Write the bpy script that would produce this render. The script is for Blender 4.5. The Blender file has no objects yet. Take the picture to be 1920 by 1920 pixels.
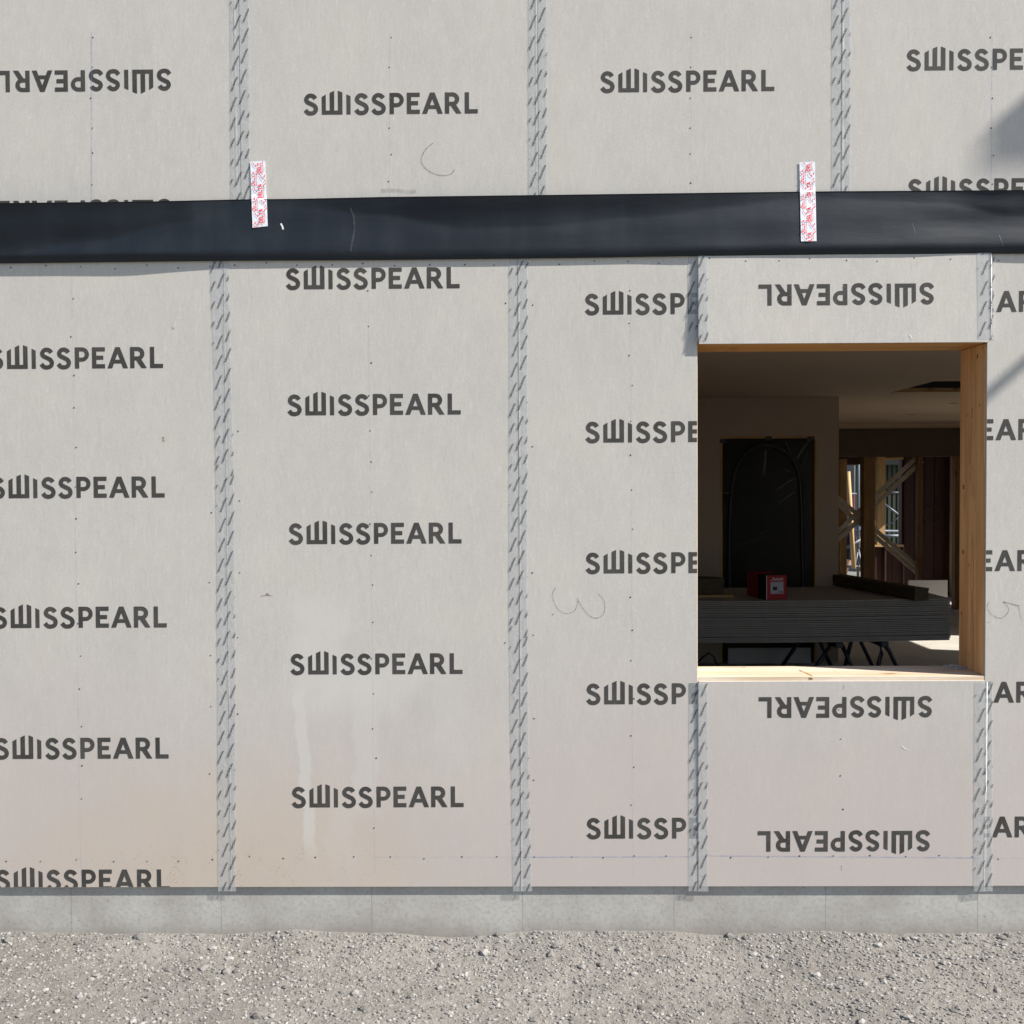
import bpy, bmesh, math, random
from mathutils import Vector, Matrix, geometry
random.seed(7)
sc = bpy.context.scene
C = sc.collection

# ------------------------------------------------------------------ camera
F = 1867.0                      # focal length in photo pixels (35 mm on 36 mm, 1920 px)
D = 4.03                        # camera to facade
EYE = 1.60
YAW, PITCH, ROLL = math.radians(0.5), math.radians(1.4), math.radians(-0.29)
cam_d = bpy.data.cameras.new('camera')
cam_d.sensor_width = 36.0
cam_d.lens = 36.0 * F / 1920.0
cam_d.clip_start, cam_d.clip_end = 0.05, 3000
cam = bpy.data.objects.new('camera', cam_d)
C.objects.link(cam)
CROT = (Matrix.Rotation(YAW, 3, 'Z') @ Matrix.Rotation(math.radians(90) - PITCH, 3, 'X') @ Matrix.Rotation(ROLL, 3, 'Z'))
CPOS = Vector((0, -D, EYE))
cam.matrix_world = Matrix.Translation(CPOS) @ CROT.to_4x4()
sc.camera = cam

# ------------------------------------------------------------------ light
SUN = Vector((3.0, -1.0, 2.6)).normalized()      # towards the sun
world = bpy.data.worlds.new('World')
sc.world = world
world.use_nodes = True
wn = world.node_tree
bgn = wn.nodes['Background']
sky = wn.nodes.new('ShaderNodeTexSky')
sky.sky_type = 'NISHITA'
sky.sun_disc = False
sky.sun_elevation = math.asin(SUN.z)
sky.sun_rotation = math.atan2(SUN.x, SUN.y)
sky.air_density = 1.0
sky.dust_density = 0.8
sky.ozone_density = 2.2
wn.links.new(sky.outputs[0], bgn.inputs[0])
bgn.inputs[1].default_value = 0.085
sun_d = bpy.data.lights.new('sun', 'SUN')
sun_d.energy = 5.0
sun_d.angle = math.radians(0.53)
sun_d.color = (1.0, 0.955, 0.89)
sun = bpy.data.objects.new('sun', sun_d)
C.objects.link(sun)
sun.rotation_euler = SUN.to_track_quat('Z', 'Y').to_euler()
sun.location = (6, -4, 8)
sc.view_settings.view_transform = 'Standard'
sc.view_settings.look = 'None'
sc.view_settings.gamma = 1.0
sc.view_settings.use_curve_mapping = False
sc.view_settings.exposure = 0.78
sc.render.engine = 'CYCLES'
sc.cycles.use_denoising = True
sc.cycles.max_bounces = 10
sc.cycles.diffuse_bounces = 6
sc.cycles.transparent_max_bounces = 12

# ------------------------------------------------------------------ helpers
def ray(px, py):
    v = CROT @ Vector(((px - 960.0) / F, (960.0 - py) / F, -1.0))
    return v

def at(px, py, y=0.0):
    """the point of the vertical plane at depth y that stands at that spot"""
    v = ray(px, py)
    return CPOS + v * ((y - CPOS.y) / v.y)

def onz(px, py, z):
    v = ray(px, py)
    return CPOS + v * ((z - CPOS.z) / v.z)

def X(px, py=960, y=0.0): return at(px, py, y).x
def Z(py, px=960, y=0.0): return at(px, py, y).z

def put(name, me, mat, parent=None):
    o = bpy.data.objects.new(name, me)
    C.objects.link(o)
    if mat is not None and not me.materials:
        me.materials.append(mat)
    if parent is not None:
        o.parent = parent
        # meshes are written in world coordinates; keep them there
        off = Vector((0, 0, 0)); p = parent
        while p is not None:
            off += p.location; p = p.parent
        o.location = -off
    return o

def mesh(name, verts, faces, mat, parent=None, smooth=False):
    me = bpy.data.meshes.new(name)
    me.from_pydata([tuple(v) for v in verts], [], faces)
    me.update()
    if smooth:
        for p in me.polygons: p.use_smooth = True
    return put(name, me, mat, parent)

def from_bm(name, bm, mat, parent=None, smooth=False):
    bmesh.ops.recalc_face_normals(bm, faces=bm.faces)
    me = bpy.data.meshes.new(name)
    bm.to_mesh(me); bm.free()
    if smooth:
        for p in me.polygons: p.use_smooth = True
    return put(name, me, mat, parent)

def bm_box(bm, x0, x1, y0, y1, z0, z1, mtx=None):
    vs = [bm.verts.new((x, y, z)) for x in (x0, x1) for y in (y0, y1) for z in (z0, z1)]
    for f in ((0, 1, 3, 2), (4, 6, 7, 5), (0, 4, 5, 1), (2, 3, 7, 6), (0, 2, 6, 4), (1, 5, 7, 3)):
        bm.faces.new([vs[i] for i in f])
    if mtx is not None:
        for v in vs: v.co = mtx @ v.co
    return vs

def box(name, x0, x1, y0, y1, z0, z1, mat, parent=None, bevel=0.0, mtx=None):
    bm = bmesh.new()
    bm_box(bm, x0, x1, y0, y1, z0, z1, mtx)
    if bevel:
        bmesh.ops.bevel(bm, geom=bm.edges[:], offset=bevel, segments=2, affect='EDGES', profile=0.5)
    return from_bm(name, bm, mat, parent)

def bm_tube(bm, pts, r, n=10, cap=True):
    rings = []
    for i, p in enumerate(pts):
        p = Vector(p)
        a = Vector(pts[max(0, i - 1)]); b = Vector(pts[min(len(pts) - 1, i + 1)])
        t = (b - a).normalized()
        u = t.cross(Vector((0, 0, 1)))
        if u.length < 1e-3: u = t.cross(Vector((0, 1, 0)))
        u.normalize(); w = t.cross(u)
        rr = r[i] if isinstance(r, (list, tuple)) else r
        rings.append([bm.verts.new(p + (u * math.cos(2 * math.pi * k / n) + w * math.sin(2 * math.pi * k / n)) * rr) for k in range(n)])
    for a, b in zip(rings, rings[1:]):
        for k in range(n):
            bm.faces.new((a[k], a[(k + 1) % n], b[(k + 1) % n], b[k]))
    if cap:
        bm.faces.new(rings[0][::-1]); bm.faces.new(rings[-1])

def tube(name, pts, r, mat, parent=None, n=10):
    bm = bmesh.new(); bm_tube(bm, pts, r, n)
    return from_bm(name, bm, mat, parent, smooth=True)

def tag(o, label, cat, group=None, kind=None):
    o['label'] = label; o['category'] = cat
    if group: o['group'] = group
    o['kind'] = kind or 'thing'
    return o

def thing(name, label, cat, loc=(0, 0, 0), group=None):
    o = bpy.data.objects.new(name, None)
    C.objects.link(o)
    o.empty_display_size = 0.1
    o.location = loc
    return tag(o, label, cat, group)

def struct(o):
    o['kind'] = 'structure'
    return o

# ------------------------------------------------------------------ materials
class N:
    """tiny node-tree writer"""
    def __init__(self, name, rough=0.8, spec=0.3):
        self.m = bpy.data.materials.new(name); self.m.use_nodes = True
        self.t = self.m.node_tree
        self.b = self.t.nodes['Principled BSDF']
        self.b.inputs['Roughness'].default_value = rough
        self.b.inputs['Specular IOR Level'].default_value = spec
        g = self.t.nodes.new('ShaderNodeNewGeometry')
        self.pos = g.outputs['Position']
    def n(self, typ, **kw):
        x = self.t.nodes.new(typ)
        for k, v in kw.items(): setattr(x, k, v)
        return x
    def l(self, a, b): self.t.links.new(a, b)
    def setin(self, sock, v):
        if hasattr(v, 'is_output'): self.l(v, sock)
        else: sock.default_value = v
    def math(self, op, a, b=0.0, c=0.0, clamp=False):
        x = self.n('ShaderNodeMath', operation=op, use_clamp=clamp)
        self.setin(x.inputs[0], a); self.setin(x.inputs[1], b); self.setin(x.inputs[2], c)
        return x.outputs[0]
    def scale(self, vec, s):
        x = self.n('ShaderNodeMapping'); self.l(vec, x.inputs[0]); x.inputs['Scale'].default_value = s
        return x.outputs[0]
    def noise(self, vec, scale, detail=3.0, rough=0.55, dist=0.0):
        x = self.n('ShaderNodeTexNoise'); self.l(vec, x.inputs['Vector'])
        x.inputs['Scale'].default_value = scale; x.inputs['Detail'].default_value = detail
        x.inputs['Roughness'].default_value = rough; x.inputs['Distortion'].default_value = dist
        return x.outputs[0]
    def vor(self, vec, scale):
        x = self.n('ShaderNodeTexVoronoi'); self.l(vec, x.inputs['Vector']); x.inputs['Scale'].default_value = scale
        return x.outputs['Distance']
    def rng(self, v, a, b, c=0.0, d=1.0, smooth=True):
        x = self.n('ShaderNodeMapRange', interpolation_type='SMOOTHSTEP' if smooth else 'LINEAR')
        self.setin(x.inputs[0], v)
        for i, k in enumerate((a, b, c, d)): x.inputs[i + 1].default_value = k
        return x.outputs[0]
    def mix(self, f, a, b, mode='MIX'):
        x = self.n('ShaderNodeMix', data_type='RGBA', blend_type=mode)
        self.setin(x.inputs[0], f)
        for s, v in ((x.inputs[6], a), (x.inputs[7], b)):
            if hasattr(v, 'is_output'): self.l(v, s)
            else: s.default_value = tuple(v) + ((1,) if len(v) == 3 else ())
        return x.outputs[2]
    def color(self, c):
        if hasattr(c, 'is_output'): self.l(c, self.b.inputs['Base Color'])
        else: self.b.inputs['Base Color'].default_value = tuple(c) + (1,)
    def bump(self, h, strength=0.3, dist=0.002):
        x = self.n('ShaderNodeBump'); x.inputs['Strength'].default_value = strength; x.inputs['Distance'].default_value = dist
        self.l(h, x.inputs['Height']); self.l(x.outputs[0], self.b.inputs['Normal'])
    def sep(self):
        x = self.n('ShaderNodeSeparateXYZ'); self.l(self.pos, x.inputs[0]); return x.outputs

def plain(name, c, rough=0.7, spec=0.3, var=0.15, scale=6.0, metal=0.0):
    k = N(name, rough, spec)
    k.b.inputs['Metallic'].default_value = metal
    nz = k.noise(k.pos, scale, 4)
    lo = tuple(v * (1 - var) for v in c); hi = tuple(min(1, v * (1 + var)) for v in c)
    k.color(k.mix(nz, lo, hi))
    return k.m

def board_mat(name, seed, low_tint=1.0, mud=0.0, wash=False, base=(0.508, 0.484, 0.446)):
    k = N(name, 0.82, 0.25)
    x, y, z = k.sep()
    off = k.n('ShaderNodeVectorMath', operation='ADD'); k.l(k.pos, off.inputs[0]); off.inputs[1].default_value = (seed * 3.1, 0, seed * 1.7)
    p = off.outputs[0]
    fib = k.noise(k.scale(p, (1, 1, 0.5)), 190, 3, 0.65)          # pressed fibres, upright
    fib2 = k.noise(k.scale(p, (0.4, 1, 1)), 330, 2, 0.6)
    mid = k.noise(k.scale(p, (1, 1, 0.35)), 22, 4, 0.6)
    big = k.noise(p, 2.3, 3, 0.5)
    lighter = tuple(v * 1.10 for v in base); darker = tuple(v * 0.90 for v in base)
    c = k.mix(k.rng(fib, 0.28, 0.72), darker, lighter)
    c = k.mix(0.30, c, k.mix(k.rng(fib2, 0.3, 0.7), darker, lighter))
    c = k.mix(k.rng(mid, 0.3, 0.75, 0.0, 0.42), c, tuple(v * 0.86 for v in base))
    c = k.mix(k.rng(big, 0.35, 0.7, 0.0, 0.28), c, (base[0] * 1.12, base[1] * 1.08, base[2] * 1.0))
    fv = k.noise(k.scale(p, (1, 1, 0.22)), 85, 3, 0.7, 0.3)
    c = k.mix(k.rng(fv, 0.52, 0.72, 0.0, 0.5), c, tuple(v * 1.16 for v in base))
    c = k.mix(k.rng(fv, 0.30, 0.46, 0.4, 0.0), c, tuple(v * 0.84 for v in base))
    # small dark flecks of filler
    fl = k.vor(p, 58)
    gate = k.noise(p, 31, 2)
    c = k.mix(k.math('MULTIPLY', k.rng(fl, 0.03, 0.10, 1, 0), k.rng(gate, 0.52, 0.66, 0, 0.42)), c, (0.16, 0.145, 0.12))
    lf = k.vor(k.scale(p, (1, 1, 0.5)), 41)
    c = k.mix(k.math('MULTIPLY', k.rng(lf, 0.04, 0.11, 1, 0), 0.25), c, (0.66, 0.65, 0.60))
    # patchy pink-tan tint, fading out upwards
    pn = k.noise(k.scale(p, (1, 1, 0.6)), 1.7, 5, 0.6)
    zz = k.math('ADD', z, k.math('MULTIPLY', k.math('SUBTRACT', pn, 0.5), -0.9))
    c = k.mix(k.rng(zz, 0.0, 1.25, 0.72 * low_tint, 0.0), c, k.mix(pn, (0.50, 0.43, 0.385), (0.47, 0.42, 0.40)))
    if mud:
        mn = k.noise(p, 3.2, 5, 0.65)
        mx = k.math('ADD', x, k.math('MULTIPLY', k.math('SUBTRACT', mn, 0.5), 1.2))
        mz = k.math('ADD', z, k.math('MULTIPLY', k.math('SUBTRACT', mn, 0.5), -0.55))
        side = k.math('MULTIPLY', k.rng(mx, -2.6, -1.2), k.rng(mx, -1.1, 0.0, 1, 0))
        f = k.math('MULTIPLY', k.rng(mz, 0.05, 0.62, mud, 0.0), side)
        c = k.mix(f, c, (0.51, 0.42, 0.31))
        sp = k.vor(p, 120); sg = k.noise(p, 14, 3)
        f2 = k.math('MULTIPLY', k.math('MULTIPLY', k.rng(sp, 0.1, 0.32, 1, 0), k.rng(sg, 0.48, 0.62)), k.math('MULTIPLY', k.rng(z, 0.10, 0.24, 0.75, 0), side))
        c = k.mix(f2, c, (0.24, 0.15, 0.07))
    if wash:
        wn_ = k.noise(k.scale(p, (0.0, 0, 1)), 9, 3)
        wfine = k.noise(p, 26, 3)
        def streak(px, hw, z0, z1, amt, lean=0.0, wob=0.10, soft=0.02):
            cx = k.math('ADD', k.math('ADD', X(px, 1400), k.math('MULTIPLY', k.math('SUBTRACT', wn_, 0.5), wob)), k.math('MULTIPLY', k.math('SUBTRACT', z, 0.55), lean))
            d = k.math('ABSOLUTE', k.math('SUBTRACT', x, cx))
            d = k.math('ADD', d, k.math('MULTIPLY', k.math('SUBTRACT', wfine, 0.5), 0.022))
            f = k.rng(d, hw, hw + soft, amt, 0.0)
            return k.math('MULTIPLY', k.math('MULTIPLY', f, k.rng(z, z0 - 0.09, z0 + 0.09)), k.rng(z, z1 - 0.05, z1 + 0.07, 1, 0))
        clean = (0.565, 0.545, 0.505)
        for a in ((568, 0.016, 0.13, 0.78, 0.62, -0.07, 0.05, 0.014), (600, 0.06, 0.74, 1.15, 0.55, 0, 0.16, 0.09), (630, 0.14, 0.70, 0.88, 0.55, 0.6, 0.14, 0.10),
                  (686, 0.035, 0.30, 0.84, 0.36, 0, 0.09, 0.03), (640, 0.03, 0.05, 0.34, 0.20, 0, 0.2, 0.05), (845, 0.05, 0.45, 0.85, 0.16, 0, 0.1, 0.05)):
            c = k.mix(streak(*a), c, clean)
    k.color(c)
    h = k.math('ADD', fib, k.math('MULTIPLY', mid, 0.6))
    b1 = k.n('ShaderNodeBump'); b1.inputs['Strength'].default_value = 1.0; b1.inputs['Distance'].default_value = 0.004
    k.l(k.noise(k.scale(p, (1, 1, 0.45)), 2.6, 2, 0.4), b1.inputs['Height'])          # boards are never quite flat
    b2 = k.n('ShaderNodeBump'); b2.inputs['Strength'].default_value = 0.16; b2.inputs['Distance'].default_value = 0.0012
    k.l(h, b2.inputs['Height']); k.l(b1.outputs[0], b2.inputs['Normal']); k.l(b2.outputs[0], k.b.inputs['Normal'])
    return k.m

def wood_mat(name, c_lo, c_hi, axis, knots=0.35, seed=0.0, rough=0.6, ring=26.0):
    """axis = direction of the grain (0 x, 1 y, 2 z)"""
    k = N(name, rough, 0.3)
    off = k.n('ShaderNodeVectorMath', operation='ADD'); k.l(k.pos, off.inputs[0]); off.inputs[1].default_value = (seed, seed * 0.7, seed * 1.3)
    s = [1.0, 1.0, 1.0]; s[axis] = 0.07
    p = k.scale(off.outputs[0], tuple(s))
    w = k.noise(p, 9, 3, 0.5, 0.6)
    rings = k.n('ShaderNodeTexNoise'); k.l(p, rings.inputs['Vector']); rings.inputs['Scale'].default_value = ring
    rings.inputs['Detail'].default_value = 4; rings.inputs['Distortion'].default_value = 0.5
    fine = k.noise(p, 190, 2, 0.6)
    c = k.mix(k.rng(rings.outputs[0], 0.33, 0.68), c_lo, c_hi)
    c = k.mix(k.rng(w, 0.3, 0.7, 0.0, 0.35), c, c_hi)
    c = k.mix(k.rng(fine, 0.35, 0.75, 0.0, 0.22), c, tuple(v * 0.7 for v in c_lo))
    if knots:
        s2 = [1.0, 1.0, 1.0]; s2[axis] = 0.45
        kp = k.scale(off.outputs[0], tuple(s2))
        v = k.vor(kp, 6.5)
        c = k.mix(k.rng(v, 0.05, 0.11, knots * 2, 0.0), c, (c_lo[0] * 0.45, c_lo[1] * 0.28, c_lo[2] * 0.2))
        c = k.mix(k.rng(v, 0.10, 0.2, knots * 0.7, 0.0), c, (c_lo[0] * 0.8, c_lo[1] * 0.6, c_lo[2] * 0.45))
    k.color(c)
    k.bump(k.math('ADD', fine, rings.outputs[0]), 0.25, 0.0012)
    return k.m

def ink_mat(name, c, wear=0.35, amt=0.25, base=(0.40, 0.39, 0.36)):
    k = N(name, 0.75, 0.25)
    nz = k.noise(k.pos, 160, 3, 0.6); big = k.noise(k.pos, 7, 3)
    cc = k.mix(k.rng(big, 0.3, 0.7), c, tuple(v * 1.5 for v in c))
    cc = k.mix(k.rng(nz, 0.58, 0.78, 0.0, amt), cc, base)
    k.color(cc)
    return k.m

def thin_mat(name, c, amount, scale=40.0, rough=0.8):
    """a faint mark: pigment that covers only part of the ground below it"""
    k = N(name, rough, 0.2)
    k.color(c)
    tr = k.n('ShaderNodeBsdfTransparent'); mx = k.n('ShaderNodeMixShader')
    nz = k.noise(k.pos, scale, 4, 0.65)
    k.l(k.rng(nz, 0.35, 0.65, amount * 0.35, amount), mx.inputs[0])
    k.l(tr.outputs[0], mx.inputs[1]); k.l(k.b.outputs[0], mx.inputs[2])
    k.l(mx.outputs[0], k.t.nodes['Material Output'].inputs[0])
    return k.m

def film_mat(name, c, cover, rough, spec=0.5, bumpscale=0.0, bumps=0.3):
    k = N(name, rough, spec)
    k.color(c)
    if bumpscale:
        nz = k.noise(k.pos, bumpscale, 3, 0.5, 0.4)
        k.bump(nz, bumps, 0.004)
    tr = k.n('ShaderNodeBsdfTransparent'); mx = k.n('ShaderNodeMixShader')
    mx.inputs[0].default_value = cover
    k.l(tr.outputs[0], mx.inputs[1]); k.l(k.b.outputs[0], mx.inputs[2])
    k.l(mx.outputs[0], k.t.nodes['Material Output'].inputs[0])
    return k.m

M = {}
M['ink'] = ink_mat('logo ink', (0.045, 0.043, 0.039))
M['tape_ink'] = ink_mat('tape ink', (0.02, 0.02, 0.024), amt=0.0)
M['red_ink'] = ink_mat('red tape ink', (0.60, 0.012, 0.03), amt=0.0, base=(0.8, 0.75, 0.75))
M['grey_ink'] = ink_mat('grey tape ink', (0.45, 0.06, 0.10), amt=0.0)
M['tape'] = film_mat('translucent joint tape', (0.56, 0.58, 0.585), 0.42, 0.34, 0.5, 34, 0.5)
M['tape_highlight'] = film_mat('tape highlight', (0.70, 0.72, 0.73), 0.85, 0.3, 0.5)  # painted highlight for the sunlit step of the tape
M['white_tape'] = plain('white sealing tape', (0.80, 0.82, 0.86), 0.35, 0.5, 0.03, 20)
M['pencil'] = thin_mat('pencil', (0.09, 0.09, 0.10), 0.62, 90)
M['chalk'] = thin_mat('blue chalk', (0.16, 0.24, 0.60), 0.34, 30)
M['chalk_faint'] = thin_mat('faint blue chalk', (0.25, 0.32, 0.55), 0.12, 25)
M['nail'] = plain('nail heads', (0.09, 0.085, 0.08), 0.5, 0.5, 0.4, 50)
M['smudge'] = thin_mat('dark smudge', (0.17, 0.15, 0.12), 0.6, 60)
M['filler_white'] = thin_mat('white filler', (0.75, 0.75, 0.73), 0.8, 60)
M['brown_spot'] = thin_mat('brown spot', (0.20, 0.11, 0.05), 0.8, 80)
M['plaster'] = plain('plasterboard', (0.47, 0.38, 0.30), 0.9, 0.2, 0.08, 2)
M['ceiling'] = plain('ceiling board', (0.58, 0.46, 0.35), 0.9, 0.2, 0.06, 1.5)
M['gap'] = plain('raw core', (0.20, 0.17, 0.13), 0.9, 0.1, 0.2, 5)
M['black'] = plain('black plastic', (0.012, 0.012, 0.013), 0.45, 0.4, 0.2, 20)
M['black_steel'] = plain('black painted steel', (0.02, 0.02, 0.028), 0.4, 0.5, 0.2, 20)
M['sheet'] = plain('cement sheet', (0.40, 0.37, 0.34), 0.85, 0.2, 0.14, 9)
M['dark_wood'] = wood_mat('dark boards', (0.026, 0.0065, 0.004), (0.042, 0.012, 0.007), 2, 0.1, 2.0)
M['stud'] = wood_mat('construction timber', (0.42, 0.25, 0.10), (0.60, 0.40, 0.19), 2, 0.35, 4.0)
M['stud_dim'] = wood_mat('shaded timber', (0.17, 0.09, 0.03), (0.26, 0.15, 0.06), 2, 0.35, 4.0)  # darker copy of the construction timber, shade put into its colour
M['stud_x'] = wood_mat('construction timber flat', (0.42, 0.25, 0.10), (0.60, 0.40, 0.19), 0, 0.35, 4.0)
M['brace'] = wood_mat('weathered brace', (0.44, 0.40, 0.34), (0.58, 0.52, 0.44), 0, 0.2, 1.0)
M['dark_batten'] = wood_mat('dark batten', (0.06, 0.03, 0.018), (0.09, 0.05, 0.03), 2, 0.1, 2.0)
M['galv'] = plain('galvanised tube', (0.13, 0.148, 0.172), 0.5, 0.4, 0.25, 30, 0.3)
M['zinc'] = plain('zinc screw', (0.50, 0.54, 0.54), 0.3, 0.5, 0.3, 90, 0.6)
M['red_box'] = plain('red carton', (0.42, 0.012, 0.022), 0.55, 0.4, 0.1, 12)
M['black_box'] = plain('black carton', (0.012, 0.011, 0.012), 0.55, 0.4, 0.1, 12)
M['white_print'] = plain('white print', (0.75, 0.75, 0.78), 0.6, 0.3, 0.05, 30)
M['wool'] = plain('mineral wool', (0.115, 0.095, 0.06), 1.0, 0.05, 0.4, 60)
M['white_board'] = plain('white board', (0.62, 0.58, 0.55), 0.6, 0.3, 0.04, 4)
M['green_metal'] = plain('green profiled metal', (0.034, 0.041, 0.025), 0.55, 0.4, 0.15, 3)
M['dark_fascia'] = plain('dark fascia', (0.008, 0.009, 0.008), 0.6, 0.3, 0.2, 5)
M['skin'] = plain('skin', (0.55, 0.33, 0.23), 0.6, 0.3, 0.08, 20)
M['shorts'] = plain('dark cloth', (0.018, 0.02, 0.028), 0.95, 0.1, 0.3, 40)
M['shirt'] = plain('grey blue cloth', (0.16, 0.18, 0.24), 0.95, 0.1, 0.2, 40)
M['net'] = plain('red barrier net', (0.22, 0.03, 0.05), 0.7, 0.3, 0.1, 20)

# membrane: black, slightly glossy sheet
k = N('black membrane', 0.6, 0.35)
nz = k.noise(k.scale(k.pos, (0.5, 1, 2.5)), 5, 4, 0.55)
fine = k.noise(k.pos, 260, 2)
dust = k.noise(k.scale(k.pos, (2, 1, 0.6)), 3.2, 5, 0.6)
k.color(k.mix(k.rng(dust, 0.42, 0.75, 0, 0.6), (0.009, 0.0135, 0.020), (0.021, 0.028, 0.037)))
k.l(k.rng(dust, 0.35, 0.7, 0.54, 0.66), k.b.inputs['Roughness'])
k.bump(k.math('ADD', nz, k.math('MULTIPLY', fine, 0.05)), 0.22, 0.012)
M['membrane'] = k.m

# concrete plinth
k = N('plinth concrete', 0.9, 0.2)
a = k.noise(k.pos, 3, 6, 0.6); b = k.noise(k.pos, 60, 4, 0.6); v = k.vor(k.pos, 38)
c = k.mix(k.rng(a, 0.3, 0.7), (0.36, 0.34, 0.31), (0.47, 0.455, 0.42))
c = k.mix(k.rng(b, 0.45, 0.7, 0, 0.4), c, (0.27, 0.255, 0.23))
c = k.mix(k.rng(v, 0.05, 0.13, 0.55, 0), c, (0.12, 0.11, 0.10))
x_, y_, z_ = k.sep()
seam = k.math('ABSOLUTE', k.math('SUBTRACT', k.math('FRACT', k.math('DIVIDE', k.math('ADD', x_, 0.31), 0.62)), 0.5))
c = k.mix(k.rng(seam, 0.0, 0.006, 0.45, 0.0), c, (0.16, 0.15, 0.135))
sp_ = k.noise(k.scale(k.pos, (1, 1, 0.8)), 5, 5, 0.65)
c = k.mix(k.rng(k.math('ADD', z_, k.math('MULTIPLY', sp_, 0.16)), -0.20, -0.06, 0.75, 0.0), c, (0.23, 0.20, 0.165))
k.color(c); k.bump(k.math('ADD', k.math('MULTIPLY', v, 0.25), k.math('MULTIPLY', b, 0.5)), 0.35, 0.003)
M['plinth'] = k.m

# ground
k = N('sandy ground', 0.95, 0.15)
a = k.noise(k.pos, 0.8, 6, 0.6); b = k.noise(k.pos, 42, 5, 0.65); d = k.noise(k.pos, 9, 5, 0.6)
c = k.mix(k.rng(a, 0.35, 0.68), (0.19, 0.178, 0.158), (0.26, 0.245, 0.222))
c = k.mix(k.rng(b, 0.42, 0.72, 0, 0.55), c, (0.14, 0.13, 0.115))
c = k.mix(k.rng(d, 0.5, 0.75, 0, 0.35), c, (0.31, 0.295, 0.27))
k.color(c); k.bump(k.math('ADD', k.math('MULTIPLY', d, 2.0), b), 0.8, 0.012)
M['ground'] = k.m
k = N('stones', 0.9, 0.2)
oi = k.n('ShaderNodeNewGeometry')
c = k.mix(oi.outputs['Random Per Island'], (0.13, 0.124, 0.115), (0.36, 0.345, 0.32))
k.color(c); k.bump(k.noise(k.pos, 120, 3), 0.5, 0.003)
M['stone'] = k.m
# floor slab
k = N('floor slab', 0.9, 0.2)
a = k.noise(k.pos, 1.4, 5, 0.6); b = k.noise(k.pos, 35, 4)
c = k.mix(k.rng(a, 0.3, 0.7), (0.46, 0.435, 0.375), (0.56, 0.53, 0.465))
c = k.mix(k.rng(b, 0.55, 0.75, 0, 0.35), c, (0.26, 0.24, 0.2))
k.color(c); k.bump(b, 0.3, 0.002)
M['floor'] = k.m

PINE_LO, PINE_HI = (0.52, 0.32, 0.135), (0.66, 0.46, 0.235)
M['pine_x'] = wood_mat('pine across', PINE_LO, PINE_HI, 0, 0.3, 0.35, 0.55, 20)
M['pine_z'] = wood_mat('pine upright', (0.50, 0.27, 0.115), (0.68, 0.42, 0.20), 2, 0.5, 3.1, 0.55, 24)
M['pine_head'] = wood_mat('pine head', (0.46, 0.235, 0.07), (0.58, 0.33, 0.12), 0, 0.3, 5.7, 0.55, 22)
M['pine_sill'] = wood_mat('pine sill', (0.58, 0.44, 0.29), (0.76, 0.66, 0.53), 0, 0.45, 7.31, 0.6, 26)
M['resin'] = thin_mat('resin streak', (0.42, 0.20, 0.04), 0.95, 60, 0.4)

# ------------------------------------------------------------------ lettering
def arc(cx, cy, r, a0, a1, n=10):
    return [(cx + r * math.cos(math.radians(a0 + (a1 - a0) * i / n)), cy + r * math.sin(math.radians(a0 + (a1 - a0) * i / n))) for i in range(n + 1)]

def spline(pts, n=5):
    out = []
    P = [pts[0]] + list(pts) + [pts[-1]]
    for i in range(1, len(P) - 2):
        p0, p1, p2, p3 = [Vector(q) for q in P[i - 1:i + 3]]
        for j in range(n):
            t = j / n
            out.append(0.5 * ((2 * p1) + (p2 - p0) * t + (2 * p0 - 5 * p1 + 4 * p2 - p3) * t * t + (3 * p1 - p0 - 3 * p2 + p3) * t ** 3))
    out.append(Vector(pts[-1]))
    return out

def stroke(pts, w):
    L, R = [], []
    for i, p in enumerate(pts):
        t = (Vector(pts[min(i + 1, len(pts) - 1)]) - Vector(pts[max(i - 1, 0)])).normalized()
        nrm = Vector((-t.y, t.x)) * w / 2
        L.append(Vector(p) + nrm); R.append(Vector(p) - nrm)
    return L, R

def poly(outer, holes=()):
    rings = [[Vector((q[0], q[1], 0)) for q in outer]] + [[Vector((q[0], q[1], 0)) for q in h] for h in holes]
    flat = [q for r in rings for q in r]
    tris = geometry.tessellate_polygon(rings)
    return [(q.x, q.y) for q in flat], [tuple(t) for t in tris]

def letter_S():
    sp = spline([(116, 158), (101, 178), (72, 189), (42, 181), (25, 152), (36, 126), (72, 107), (107, 87), (121, 57), (108, 25), (73, 13), (40, 19), (15, 47)], 4)
    L, R = stroke(sp, 42)
    vs = [tuple(q) for q in L] + [tuple(q) for q in R]; n = len(L)
    return vs, [(i, i + 1, n + i + 1, n + i) for i in range(n - 1)]

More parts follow.
